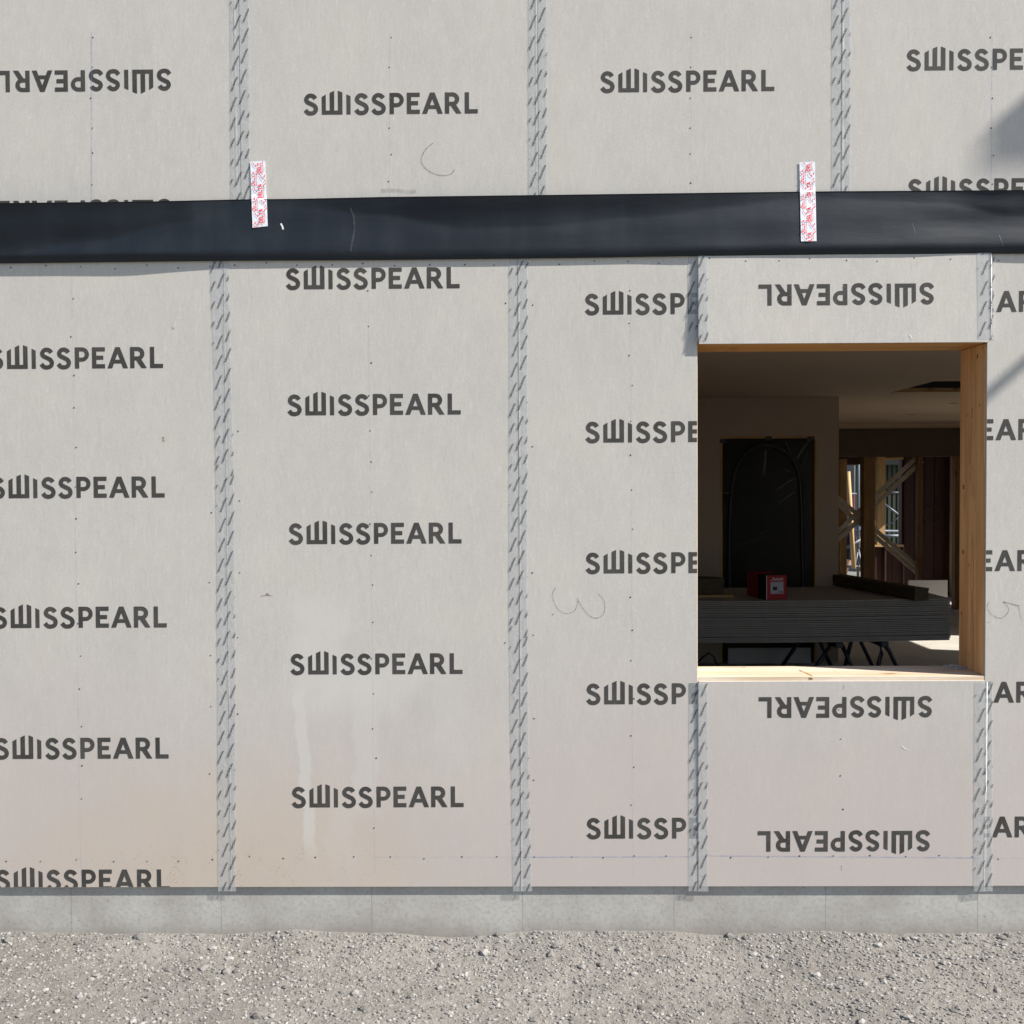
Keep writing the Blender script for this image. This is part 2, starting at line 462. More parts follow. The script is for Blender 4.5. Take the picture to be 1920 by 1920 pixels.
LET = {
    'S': (letter_S(), 144),
    'W': ((lambda: poly([(0, 0), (0, 176), (40, 200), (40, 40), (80, 40), (80, 216), (124, 236), (124, 40), (162, 40), (162, 236), (206, 218), (206, 0)]))(), 206),
    'I': (poly([(0, 0), (0, 199), (40, 180), (40, 0)]), 40),
    'P': (poly([(0, 0), (0, 210), (70, 210)] + arc(70, 139, 71, 90, -90, 14)[1:] + [(42, 68), (42, 0)], [[(42, 170), (70, 170)] + arc(70, 139, 31, 90, -90, 10)[1:] + [(42, 108)]]), 141),
    'E': (poly([(0, 0), (0, 210), (129, 210), (129, 168), (42, 168), (42, 127), (112, 127), (112, 86), (42, 86), (42, 42), (129, 42), (129, 0)]), 129),
    'A': (poly([(0, 0), (80, 210), (125, 210), (205, 0), (157, 0), (139.5, 48), (65.5, 48), (48, 0)], [[(79, 85), (102.5, 148), (126, 85)]]), 205),
    'R': (poly([(0, 0), (0, 210), (76, 210)] + arc(76, 143.5, 66.5, 90, -58, 12)[1:] + [(165, 0), (113, 0), (60, 77), (42, 77), (42, 0)], [[(42, 170), (74, 170)] + arc(74, 143.5, 26.5, 90, -90, 8)[1:] + [(42, 117)]]), 165),
    'L': (poly([(0, 0), (0, 210), (42, 210), (42, 42), (129, 42), (129, 0)]), 129),
    'T': (poly([(52, 0), (52, 168), (0, 168), (0, 210), (146, 210), (146, 168), (94, 168), (94, 0)]), 146),
    'D': (poly([(0, 0), (0, 210), (60, 210)] + arc(60, 105, 105, 90, -90, 14)[1:], [[(42, 168), (60, 168)] + arc(60, 105, 63, 90, -90, 10)[1:] + [(42, 42)]]), 165),
    'M': (poly([(0, 0), (0, 210), (48, 210), (100, 110), (152, 210), (200, 210), (200, 0), (158, 0), (158, 135), (112, 48), (88, 48), (42, 135), (42, 0)]), 200),
    'U': (poly([(0, 210), (0, 75)] + arc(72, 72, 72, 180, 360, 10)[1:] + [(144, 210), (102, 210), (102, 75)] + arc(72, 72, 30, 360, 180, 8)[1:] + [(42, 210)]), 144),
    'N': (poly([(0, 0), (0, 210), (46, 210), (116, 85), (116, 210), (158, 210), (158, 0), (112, 0), (42, 125), (42, 0)]), 158),
    'B': (poly([(0, 0), (0, 210), (75, 210)] + arc(75, 158, 52, 90, -60, 8)[1:] + arc(82, 56, 56, 55, -90, 8) , [[(42, 172), (72, 172)] + arc(72, 152, 20, 90, -90, 5)[1:] + [(42, 132)], [(42, 94), (78, 94)] + arc(78, 66, 28, 90, -90, 5)[1:] + [(42, 38)]]), 138),
    '-': (poly([(0, 85), (0, 125), (80, 125), (80, 85)]), 80),
}
LOGO_X = {0: ('S', 0), 1: ('W', 180), 2: ('I', 427), 3: ('S', 507), 4: ('S', 677), 5: ('P', 858), 6: ('E', 1030), 7: ('A', 1182), 8: ('R', 1410), 9: ('L', 1608)}
LOGO_W = 1737.0

def logo_shape():
    vs, fs = [], []
    for ch, x0 in LOGO_X.values():
        (v, f), w = LET[ch]
        b = len(vs)
        vs += [(x0 + p[0], p[1]) for p in v]; fs += [tuple(b + i for i in t) for t in f]
    return vs, fs

def word_shape(text, gap=34):
    vs, fs, x0 = [], [], 0
    for ch in text:
        if ch == ' ': x0 += 110; continue
        (v, f), w = LET[ch]
        b = len(vs)
        vs += [(x0 + p[0], p[1]) for p in v]; fs += [tuple(b + i for i in t) for t in f]
        x0 += w + gap
    return vs, fs, x0 - gap
LOGO = logo_shape()

def bm_shape(bm, shape, mtx2, yf):
    """lay a flat shape on the wall; mtx2 maps shape (u,v) to (x,z)"""
    vs = []
    for u, v in shape[0]:
        x, z = mtx2(u, v)
        vs.append(bm.verts.new((x, yf(x, z), z)))
    for f in shape[1]:
        try: bm.faces.new([vs[i] for i in f])
        except ValueError: pass

def face_front(bm):
    for f in bm.faces:
        f.normal_update()
        if f.normal.y > 0: f.normal_flip()

def clip(bm, co, no):
    """keep the side the normal does not point to"""
    bmesh.ops.bisect_plane(bm, geom=bm.verts[:] + bm.edges[:] + bm.faces[:], plane_co=co, plane_no=no, clear_outer=True)

def flat(name, bm, mat, parent):
    face_front(bm)
    me = bpy.data.meshes.new(name); bm.to_mesh(me); bm.free()
    return put(name, me, mat, parent)

# ------------------------------------------------------------------ the setting: ground
GZ = -0.25
from mathutils import noise as mn
GX0, GX1, GY0, GY1 = -3.6, 3.9, -2.2, 0.06
def ground_z(x, y):
    e = min(x - GX0, GX1 - x, y - GY0) / 0.4
    e = max(0.0, min(1.0, e))
    h = 0.020 * mn.noise((x * 1.7, y * 1.7, 0.0)) + 0.010 * mn.noise((x * 6, y * 6, 3.0)) + 0.004 * mn.noise((x * 19, y * 19, 7.0))
    bank = 0.030 * max(0.0, 1 + y / 0.22) ** 2 * (0.7 + 0.6 * mn.noise((x * 2.3, 9.1, 0.0)))
    return GZ + (h + bank) * e
gxs = [GX0 + (GX1 - GX0) * i / 250 for i in range(251)]
gys = [GY0 + (GY1 - GY0) * (1 - (1 - i / 70) ** 1.6) for i in range(71)]
gvs = [(x, y, ground_z(x, y) if y > GY0 else GZ) for y in gys for x in gxs]
gfs = [(j * 251 + i, j * 251 + i + 1, (j + 1) * 251 + i + 1, (j + 1) * 251 + i) for j in range(70) for i in range(250)]
b0 = len(gvs)
gvs += [(-700, -700, GZ), (700, -700, GZ), (700, GY0, GZ), (-700, GY0, GZ), (-700, GY1, GZ), (700, GY1, GZ), (700, 700, GZ), (-700, 700, GZ), (GX0, GY0, GZ), (GX1, GY0, GZ), (GX0, GY1, GZ), (GX1, GY1, GZ)]
gfs += [(b0, b0 + 1, b0 + 2, b0 + 3), (b0 + 3, b0 + 8, b0 + 10, b0 + 4), (b0 + 9, b0 + 2, b0 + 5, b0 + 11), (b0 + 4, b0 + 5, b0 + 6, b0 + 7)]
ground = struct(mesh('ground', gvs, gfs, M['ground'], smooth=True))
ico = bmesh.new(); bmesh.ops.create_icosphere(ico, subdivisions=1, radius=1.0)
ico_v = [v.co.copy() for v in ico.verts]; ico_i = {v: i for i, v in enumerate(ico.verts)}
ico_f = [tuple(ico_i[v] for v in f.verts) for f in ico.faces]; ico.free()
gv, gf = [], []
for i in range(30000):
    y = 0.008 - 1.15 * random.random() ** 1.15
    x = random.uniform(-2.9, 3.1)
    r = 0.0024 + 0.0055 * random.random() ** 2 + (0.012 * random.random() if random.random() < 0.02 else 0)
    gz = ground_z(x, y)
    a = random.uniform(0, 6.28); ca, sa = math.cos(a), math.sin(a)
    sx, sy, sz = r * random.uniform(0.8, 1.5), r * random.uniform(0.7, 1.2), r * random.uniform(0.4, 0.8)
    b0 = len(gv)
    for c in ico_v:
        j = random.uniform(0.82, 1.15)
        u, w, h = c.x * sx * j, c.y * sy * j, c.z * sz * j
        gv.append((x + u * ca - w * sa, y + u * sa + w * ca, gz + sz * 0.25 + h))
    gf += [(b0 + p, b0 + q, b0 + t_) for p, q, t_ in ico_f]
gravel = mesh('gravel', gv, gf, M['stone'])
gravel['kind'] = 'stuff'; gravel['label'] = 'small pale stones lying on the sandy ground'; gravel['category'] = 'gravel'

# ------------------------------------------------------------------ facade wall
ZB = -0.03                                   # lower edge of the boards
ZJ = Z(432)                                  # upper edge of the lower row (behind the membrane)
TH = 0.009
J1, J2 = X(424, 1000), X(973, 1000)
WL, WR = X(1308.5), X(1848)                  # window opening
WT, WB = Z(644.5, 1580), Z(1276.5, 1580)
WTH = 0.235                                  # wall thickness
NEXT = J2 + 1.2 * 2
wall = thing('facade_wall', 'pale grey cement board facade printed with dark logos around the open window', 'wall', (0.0, 0.0, ZB))

XL, XR = -4.3, 8.6
HOUSE_T = 7.9
OX0, OX1, OZ = 2.95, 5.15, 2.16          # added opening, out of view, that brightens the room
core_y0 = 0.012
for nm, a in (('wall_core', (XL, WL - 0.034, ZB, HOUSE_T)), ('wall_core', (WR + 0.034, OX0, ZB, HOUSE_T)), ('wall_core', (OX0, OX1, OZ, HOUSE_T)), ('wall_core', (OX1, XR, ZB, HOUSE_T)),
              ('wall_core', (WL - 0.034, WR + 0.034, WT + 0.034, HOUSE_T)), ('wall_core', (WL - 0.034, WR + 0.034, ZB, WB - 0.034))):
    box(nm, a[0], a[1], core_y0, WTH - 0.003, a[2], a[3], M['gap'], wall)
box('plinth', XL, XR, 0.016, 0.30, GZ - 0.3, ZB - 0.004, M['plinth'], wall)

boards = {}
def board(key, x0, x1, z0, z1, mat, p_top=0.0, p_bot=0.0, gap=0.002):
    """p = how far the face stands proud of the facade plane at its top and lower edge"""
    pr = lambda z: p_bot + (p_top - p_bot) * max(0.0, min(1.0, (z - z0) / (z1 - z0)))
    bm = bmesh.new()
    vs = bm_box(bm, x0 + gap, x1 - gap, 0, TH, z0, z1)
    for v in vs: v.co.y -= pr(v.co.z)
    bmesh.ops.bevel(bm, geom=bm.edges[:], offset=0.0009, segments=1, affect='EDGES')
    o = from_bm('cement_board', bm, mat, wall)
    boards[key] = dict(o=o, x0=x0, x1=x1, z0=z0, z1=z1, yf=lambda x, z, e=0.0007: -pr(z) - e, pr=pr)
    return o

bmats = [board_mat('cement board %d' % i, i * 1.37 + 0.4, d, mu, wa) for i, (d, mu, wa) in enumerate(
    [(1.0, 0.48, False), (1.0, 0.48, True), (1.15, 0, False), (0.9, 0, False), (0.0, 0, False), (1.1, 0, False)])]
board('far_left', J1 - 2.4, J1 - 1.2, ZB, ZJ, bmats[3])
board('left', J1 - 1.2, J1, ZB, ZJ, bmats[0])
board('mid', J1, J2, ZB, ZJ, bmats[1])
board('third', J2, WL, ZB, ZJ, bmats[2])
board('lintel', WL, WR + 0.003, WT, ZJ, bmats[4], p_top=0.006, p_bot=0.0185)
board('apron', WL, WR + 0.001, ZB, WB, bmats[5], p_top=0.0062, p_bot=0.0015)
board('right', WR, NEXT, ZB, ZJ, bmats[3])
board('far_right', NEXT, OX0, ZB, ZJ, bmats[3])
board('added_opening_lintel', OX0, OX1, OZ, ZJ, bmats[3])  # board over the added opening
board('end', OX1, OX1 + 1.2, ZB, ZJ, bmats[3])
UJ = [X(451, 330), X(1009, 330), X(1577, 330)]
UZ0, UZ1 = ZJ + 0.006, ZJ + 2.55
um = bmats[4]
um2 = board_mat('upper cement board', 9.3, 0.0)
for i, (kx, a, b) in enumerate((('u0', UJ[0] - 1.2, UJ[0]), ('u1', UJ[0], UJ[1]), ('u2', UJ[1], UJ[2]), ('u3', UJ[2], UJ[2] + 1.2),
                                ('u-1', UJ[0] - 2.4, UJ[0] - 1.2), ('u4', UJ[2] + 1.2, UJ[2] + 2.4))):
    board(kx, a, b, UZ0, UZ1, um if i % 2 else um2)

def print_logo(key, xl, xr, yb, flip=False, name='printed_logo'):
    """xl..xr = left and right ends of the word on the wall (m), yb = its baseline (m, lower edge as it stands)"""
    b = boards[key]
    s = (xr - xl) / LOGO_W
    if not flip: mp = lambda u, v: (xl + u * s, yb + v * s)
    else: mp = lambda u, v: (xr - u * s, yb - v * s)
    bm = bmesh.new()
    bm_shape(bm, LOGO, mp, b['yf'])
    clip(bm, (b['x0'] + 0.003, 0, 0), (-1, 0, 0)); clip(bm, (b['x1'] - 0.003, 0, 0), (1, 0, 0))
    clip(bm, (0, 0, b['z0'] + 0.002), (0, 0, -1)); clip(bm, (0, 0, b['z1'] - 0.002), (0, 0, 1))
    if len(bm.faces) == 0: bm.free(); return
    return flat(name, bm, M['ink'], b['o'])

def pl(key, xl, xr, py, flip=False):
    """photo position of a logo: left, right, baseline"""
    a, b = at(xl, py), at(xr, py)
    print_logo(key, a.x, b.x, (a.z + b.z) / 2, flip)

# centre rows are given; caps are 39 px high, the baseline lies about 20 px below the centre
for xr, yc in ((306, 671.5), (309, 914), (313, 1157.5), (316.5, 1403), (319, 1650)): pl('left', xr - 326, xr, yc + 19.5)
for xl, xr, yb in ((536.5, 862, 541.5), (539.5, 864, 778), (542, 865.5, 1019.5), (545, 867.5, 1264), (547.5, 869.5, 1513.5)): pl('mid', xl, xr, yb)
for xl, yb in ((1097, 589), (1098, 829), (1098.5, 1074.5), (1099.5, 1320), (1100, 1572)): pl('third', xl, xl + 325, yb)
for xl, xr, yb in ((1421, 1749, 533.5), ): pl('lintel', xl, xr, yb, True)
for xl, xr, yb in ((1422, 1747, 1306), (1420.5, 1743.5, 1557.5)): pl('apron', xl, xr, yb, True)
for xl, yb in ((1646, 585.5), (1645, 825.5), (1643, 1071), (1641, 1317.5), (1638, 1570)): pl('right', xl, xl + 326, yb)
for yb in (375.5, 131.5): pl('u0', -6, 321, yb, True)
pl('u3', 1703, 2030, 374); pl('u3', 1700, 2027, 131)
pl('u1', 570, 896, 214); pl('u2', 1126, 1452, 172)

def bm_ribbon(bm, pts, w, yf):
    L, R = stroke([Vector(p) for p in pts], w)
    vs = [[bm.verts.new((q.x, yf(q.x, q.y), q.y)) for q in s] for s in (L, R)]
    for i in range(len(pts) - 1):
        bm.faces.new((vs[0][i], vs[0][i + 1], vs[1][i + 1], vs[1][i]))

def mark(key, name, pxs, w_px, mat, sm=True, e=0.0010):
    b = boards[key]
    pts = [(at(*p).x, at(*p).z) for p in pxs]
    if sm and len(pts) > 2: pts = [tuple(q) for q in spline(pts, 6)]
    bm = bmesh.new()
    bm_ribbon(bm, pts, w_px * D / F, lambda x, z: b['yf'](x, z, e))
    clip(bm, (b['x0'] + 0.002, 0, 0), (-1, 0, 0)); clip(bm, (b['x1'] - 0.002, 0, 0), (1, 0, 0))
    if len(bm.faces) == 0: bm.free(); return
    return flat(name, bm, mat, b['o'])

# pencil figures
mark('third', 'pencil_mark', [(1042, 1101), (1036, 1115), (1041, 1133), (1052, 1147), (1066, 1150), (1078, 1144), (1083, 1131), (1083, 1121)], 1.15, M['pencil'])
mark('third', 'pencil_mark', [(1083, 1121), (1087, 1131), (1099, 1148), (1112, 1158), (1125, 1157), (1133, 1147), (1134, 1132), (1129, 1120), (1121, 1113)], 1.15, M['pencil'])
mark('right', 'pencil_mark', [(1855, 1128), (1851, 1138), (1859, 1152), (1876, 1159), (1888, 1151), (1891, 1140), (1881, 1129)], 1.2, M['pencil'])
mark('right', 'pencil_mark', [(1881, 1128), (1911, 1136)], 1.6, M['pencil'])
mark('right', 'pencil_mark', [(1909, 1135), (1912, 1148), (1915, 1163)], 1.2, M['pencil'])
mark('u1', 'pencil_mark', [(812, 268), (797, 282), (790, 300), (797, 315), (815, 326), (832, 329), (846, 326), (852, 318)], 1.4, M['pencil'])
# chalk lines
mark('u0', 'chalk_line', [(172, 60), (172, 384)], 1.8, M['chalk'], False)
mark('u1', 'chalk_line', [(731, 60), (730, 384)], 1.2, M['chalk_faint'], False)
mark('u2', 'chalk_line', [(1296, 60), (1296, 384)], 1.2, M['chalk_faint'], False)
mark('u3', 'chalk_line', [(1860, 60), (1859, 384)], 1.2, M['chalk'], False)
mark('left', 'chalk_line', [(134, 490), (152, 1640)], 1.5, M['chalk_faint'], False)
mark('mid', 'chalk_line', [(690, 500), (703, 1640)], 1.5, M['chalk_faint'], False)
mark('third', 'chalk_line', [(1182, 500), (1187, 1640)], 1.4, M['chalk_faint'], False)
mark('mid', 'chalk_line', [(700, 1607), (968, 1607)], 1.6, M['chalk_faint'], False)
mark('third', 'chalk_line', [(975, 1607), (1306, 1606)], 1.8, M['chalk'], False)
mark('apron', 'chalk_line', [(1312, 1604), (1846, 1608)], 1.8, M['chalk'], False)
mark('right', 'chalk_line', [(1851, 1608), (1990, 1610)], 1.5, M['chalk_faint'], False)
# scuffs and smears
mark('left', 'scuff', [(330, 604), (327, 610), (325, 616)], 4, M['filler_white'], False)
mark('left', 'scuff', [(325, 613), (326, 617)], 3, M['smudge'], False)
mark('left', 'scuff', [(306, 819), (307, 828)], 3.5, M['smudge'], False)
mark('mid', 'brown_spot', [(489, 1118), (499, 1116), (511, 1117)], 1.4, M['brown_spot'])
mark('mid', 'brown_spot', [(499, 1113), (505, 1116)], 3.2, M['brown_spot'], False)
mark('lintel', 'scuff', [(1702, 629), (1707, 637)], 2.5, M['filler_white'], False)
mark('apron', 'scuff', [(1690, 1398), (1697, 1404), (1703, 1405)], 2.6, M['filler_white'])
mark('apron', 'scuff', [(1581, 1282), (1581, 1293)], 1.2, M['smudge'], False)
mark('apron', 'scuff', [(1577, 1622), (1578, 1632)], 1.4, M['smudge'], False)
mark('right', 'scuff', [(1852, 1166), (1854, 1167)], 3, M['smudge'], False)
mark('u1', 'scuff', [(715, 358), (738, 357), (765, 360), (780, 358)], 7, thin_mat('grey rub', (0.28, 0.27, 0.26), 0.30, 30))
mark('third', 'scuff', [(1036, 1151), (1038, 1153)], 3, M['smudge'], False)

# nail heads: small dark discs sitting just in their holes
NAILS = {k_: [] for k_ in boards}
rj = lambda a: random.uniform(-a, a)
def col(key, x_top, y_top, x_bot, y_bot, step):
    y = y_top
    while y < y_bot:
        t = (y - y_top) / (y_bot - y_top)
        NAILS[key].append((x_top + (x_bot - x_top) * t + rj(4), y)); y += step + rj(9)
col('left', 135, 560, 155, 1560, 66); col('mid', 692, 545, 704, 1560, 64); col('third', 1183, 545, 1186, 1560, 65); col('lintel', 1580, 540, 1580, 610, 72)
col('apron', 1576, 1330, 1577, 1560, 62); col('right', 1990, 545, 1990, 1560, 65)
for key, xa, xb, y0 in (('left', 20, 405, 500), ('mid', 440, 955, 496), ('third', 990, 1290, 493), ('lintel', 1330, 1826, 487), ('right', 1872, 1915, 486)):
    x = xa
    while x < xb: NAILS[key].append((x, y0 + rj(4))); x += 62 + rj(8)
for key, xa, xb, y0 in (('left', 12, 400, 1613), ('mid', 468, 955, 1608), ('third', 1002, 1290, 1607), ('apron', 1370, 1826, 1605), ('right', 1872, 1915, 1609)):
    x = xa
    while x < xb: NAILS[key].append((x, y0 + rj(2.5))); x += 66 + rj(8)
for key, xx in (('u0', 172), ('u1', 731), ('u2', 1297), ('u3', 1860)):
    for yy in (70, 126, 184, 240, 289 + rj(3), 336 + rj(12)): NAILS[key].append((xx + rj(3), yy))
for key, xx in (('left', 394), ('mid', 448), ('mid', 947), ('third', 1000)):
    for yy in range(560, 1560, 130):
        if random.random() < 0.6: NAILS[key].append((xx + rj(3), yy + rj(20)))
for key, lst in NAILS.items():
    if not lst: continue
    b = boards[key]; bm = bmesh.new()
    for px, py in lst:
        p = at(px, py)
        if not (b['x0'] + 0.01 < p.x < b['x1'] - 0.01 and b['z0'] < p.z < b['z1']): continue
        r = random.uniform(0.0026, 0.0038); yy = b['yf'](p.x, p.z, 0.0)
        rng = [bm.verts.new((p.x + r * math.cos(a * math.pi / 4), yy - 0.0006, p.z + r * math.sin(a * math.pi / 4))) for a in range(8)]
        top = [bm.verts.new((p.x + 0.6 * r * math.cos(a * math.pi / 4), yy - 0.0013, p.z + 0.6 * r * math.sin(a * math.pi / 4))) for a in range(8)]
        bm.faces.new(top)
        for a in range(8): bm.faces.new((rng[a], rng[(a + 1) % 8], top[(a + 1) % 8], top[a]))
    o = from_bm('nail_heads', bm, M['nail'], b['o']); o['kind'] = 'stuff'

# joint tapes: thin translucent film bridging two boards
def height(x, z, keyL, keyR, xj):
    b = boards[keyL] if x < xj else boards[keyR]
    return b['pr'](z)

def tape(rows, keyL, keyR, xj_px, seed, ridge=0.0016, phase=0.0, z_split=None):
    """rows = (py, left px, right px)"""
    rnd = random.Random(seed)
    P = []
    for py, a, b in rows: P.append((at(a, py), at(b, py)))
    fine = []
    for (a0, b0), (a1, b1) in zip(P, P[1:]):
        n = max(2, int(abs(a0.z - a1.z) / 0.02))
        for i in range(n): fine.append((a0.lerp(a1, i / n), b0.lerp(b1, i / n)))
    fine.append(P[-1])
    us = [0.0, 0.02, 0.2, 0.36]
    verts, faces = [], []
    w1 = rnd.uniform(0, 6); 
    cols = 11
    for a, b in fine:
        xj = X(xj_px, 0, 0) if xj_px is None else at(xj_px, 1000).x
        z = a.z
        wob = 0.5 + 0.5 * math.sin(z * 9 + w1) * math.sin(z * 23 + w1 * 2)
        xs = [a.x, a.x + 0.002, a.x + (xj - a.x) * 0.5, xj - 0.0075, xj - 0.0035, xj - 0.0005, xj + 0.0005, xj + 0.0035, xj + 0.0075, xj + (b.x - xj) * 0.5, b.x - 0.002, b.x]
        dl = boards[keyL]['pr'](z) - boards[keyR]['pr'](z)
        if dl > 0.002: xs[6], xs[7], xs[8] = xj + 0.0015, xj + 0.0105, xj + 0.0125
        if dl < -0.002: xs[5], xs[4], xs[3] = xj - 0.0015, xj - 0.0075, xj - 0.0095
        for i, x in enumerate(xs):
            h = height(x, z, keyL, keyR, xj)
            e = 0.0014
            if i in (4, 7): e += ridge * 0.5 * wob
            if i in (5, 6): e += ridge * wob; h = max(boards[keyL]['pr'](z), boards[keyR]['pr'](z))
            if i in (2, 9): e += 0.0005 * rnd.random()
            verts.append((x, -h - e, z))
    n = 12
    for r in range(len(fine) - 1):
        for c in range(n - 1):
            i = r * n + c
            faces.append((i, i + n, i + n + 1, i + 1))
    o = mesh('joint_tape', verts, faces, M['tape'], wall, smooth=False)
    glint = []  # pale strip that paints the sun's glint along the tape step
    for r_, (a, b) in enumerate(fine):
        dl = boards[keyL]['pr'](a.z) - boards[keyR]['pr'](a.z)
        if dl > 0.0036: glint.append((Vector(verts[r_ * 12 + 6]), Vector(verts[r_ * 12 + 7]), min(1.0, (dl - 0.0036) / 0.006)))
    if len(glint) > 2:
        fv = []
        for p, q, t_ in glint:
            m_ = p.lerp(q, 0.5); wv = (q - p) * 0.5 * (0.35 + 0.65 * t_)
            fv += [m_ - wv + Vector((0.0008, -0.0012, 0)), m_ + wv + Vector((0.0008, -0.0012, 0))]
        mesh('tape_highlight', fv, [(2 * i, 2 * i + 2, 2 * i + 3, 2 * i + 1) for i in range(len(glint) - 1)], M['tape_highlight'], o)
    # its print: small slanted words in staggered columns
    bm = bmesh.new()
    s = 30.0 * D / F / LOGO_W
    ang = math.radians(67)
    ca, sa = math.cos(ang), math.sin(ang)
    xj = at(xj_px, 1000).x
    px_m = D / F
    ztop, zbot = P[0][0].z, P[-1][0].z
    def mid(z):
        for (a0, b0), (a1, b1) in zip(P, P[1:]):
            if z <= a0.z and z >= a1.z or (a1, b1) == P[-1]:
                t = (a0.z - z) / max(1e-6, (a0.z - a1.z)); t = max(0, min(1, t))
                return (a0.x + (a1.x - a0.x) * t + b0.x + (b1.x - b0.x) * t) / 2
    step = 37.8 * px_m
    k0 = 0
    z = ztop + 0.03
    row = 0
    while z > zbot - 0.08:
        for c_ in range(-4, 5):
            ox = (phase - row * 2.0) % 68.0 - 34.0
            cx = mid(max(min(z, ztop), zbot)) + (ox + c_ * 17.0) * px_m
            cz = z + (c_ * 13.5 % 37.8) * px_m
            half = (P[0][1].x - P[0][0].x) / 2
            if abs(cx - mid(max(min(z, ztop), zbot))) > half + 0.02: continue
            mp = lambda u, v, cx=cx, cz=cz: (cx + ((u - LOGO_W / 2) * ca - (v - 105) * 0.85 * sa) * s, cz + ((u - LOGO_W / 2) * sa + (v - 105) * 0.85 * ca) * s)
            def yf(x, z_, cx=cx):
                h = height(x, z_, keyL, keyR, xj)
                if abs(x - xj) < 0.0045: h = max(boards[keyL]['pr'](z_), boards[keyR]['pr'](z_)) + 0.0012
                return -h - 0.0026
            bm_shape(bm, LOGO, mp, yf)
        z -= step; row += 1
    # trim the print at the tape's edges
    for (a0, b0), (a1, b1) in ((P[0], P[-1]),):
        pass
    dead = []
    bmesh.ops.triangulate(bm, faces=bm.faces[:])
    for f in bm.faces:
        c = f.calc_center_median()
        m = mid(max(min(c.z, ztop), zbot)); half = (P[0][1].x - P[0][0].x) / 2
        if abs(c.x - m) > half - 0.001 or c.z > ztop or c.z < zbot + 0.001: dead.append(f)
    bmesh.ops.delete(bm, geom=dead, context='FACES')
    flat('tape_print', bm, M['tape_ink'], o)['kind'] = 'stuff'
    return o

tape([(440, 393, 428), (490, 394, 429), (660, 400, 433), (840, 404, 438), (1000, 406, 440), (1300, 408, 443), (1671, 409, 443)], 'left', 'mid', 424, 1, phase=25)
tape([(440, 955, 990), (800, 955, 990), (1100, 954, 989), (1300, 956, 991), (1500, 959.5, 993), (1671, 962, 998)], 'mid', 'third', 973.5, 2, phase=40)
tape([(440, 1290, 1326), (641, 1291, 1327)], 'third', 'lintel', 1308.5, 3, ridge=0.0, phase=28)
tape([(440, 1830, 1865), (637, 1830, 1865)], 'lintel', 'right', 1851, 4, ridge=0.0, phase=35)
tape([(1281, 1292, 1327), (1671, 1291, 1328)], 'third', 'apron', 1308.5, 5, ridge=0.0, phase=30)
tape([(1278, 1826, 1862), (1671, 1825, 1861)], 'apron', 'right', 1848.5, 6, ridge=0.0, phase=33)
tape([(-60, 431, 467), (378, 433, 469)], 'u0', 'u1', 451, 7, phase=36)
tape([(-60, 991, 1026), (376, 991, 1026)], 'u1', 'u2', 1009, 8, phase=31)
tape([(-60, 1560, 1595), (372, 1559, 1595)], 'u2', 'u3', 1577, 9, phase=29)

tape([(440, 2070, 2105), (1671, 2068, 2103)], 'right', 'far_right', 960 + (NEXT - X(960, 1000)) / (X(1960, 1000) - X(960, 1000)) * 1000, 10, phase=33)
tape([(-60, 2121, 2156), (372, 2119, 2154)], 'u3', 'u4', 960 + (UJ[2] + 1.2 - X(960, 1000)) / (X(1960, 1000) - X(960, 1000)) * 1000, 11, phase=29)

# ------------------------------------------------------------------ black membrane strip
import bisect
def lerp_tab(tab, x):
    xs = [t[0] for t in tab]
    i = max(1, min(len(tab) - 1, bisect.bisect(xs, x)))
    (x0, y0), (x1, y1) = tab[i - 1], tab[i]
    return y0 + (y1 - y0) * (x - x0) / (x1 - x0)
def smooth_tab(tab, x):
    xs = [t[0] for t in tab]
    i = max(1, min(len(tab) - 1, bisect.bisect(xs, x)))
    (x0, y0), (x1, y1) = tab[i - 1], tab[i]
    t = max(0, min(1, (x - x0) / (x1 - x0))); t = t * t * (3 - 2 * t)
    return y0 + (y1 - y0) * t
TOP = [(-700, 388), (0, 380.6), (280, 377.7), (440, 374), (560, 372.7), (720, 369.2), (1080, 364.7), (1400, 360.5), (1560, 358.6), (1920, 356.2), (2600, 352)]
BOT = [(-700, 497), (0, 494), (420, 489), (720, 487.6), (1080, 483.7), (1280, 480.4), (1580, 477), (1920, 475.6), (2600, 472)]
LEAN = [(-700, 0.04), (-200, 0.070), (0, 0.068), (180, 0.052), (330, 0.027), (440, 0.005), (485, 0.001), (540, 0.004), (700, 0.018), (880, 0.040), (1000, 0.038), (1200, 0.027), (1380, 0.013), (1480, 0.003), (1515, 0.001), (1560, 0.004), (1760, 0.010), (1900, 0.03), (2100, 0.05), (2600, 0.02)]
BULGE = [(-700, 0.02), (0, 0.026), (250, 0.028), (480, 0.017), (700, 0.016), (960, 0.018), (1180, 0.016), (1290, 0.020), (1500, 0.021), (1700, 0.022), (1850, 0.018), (1960, 0.02), (2600, 0.02)]
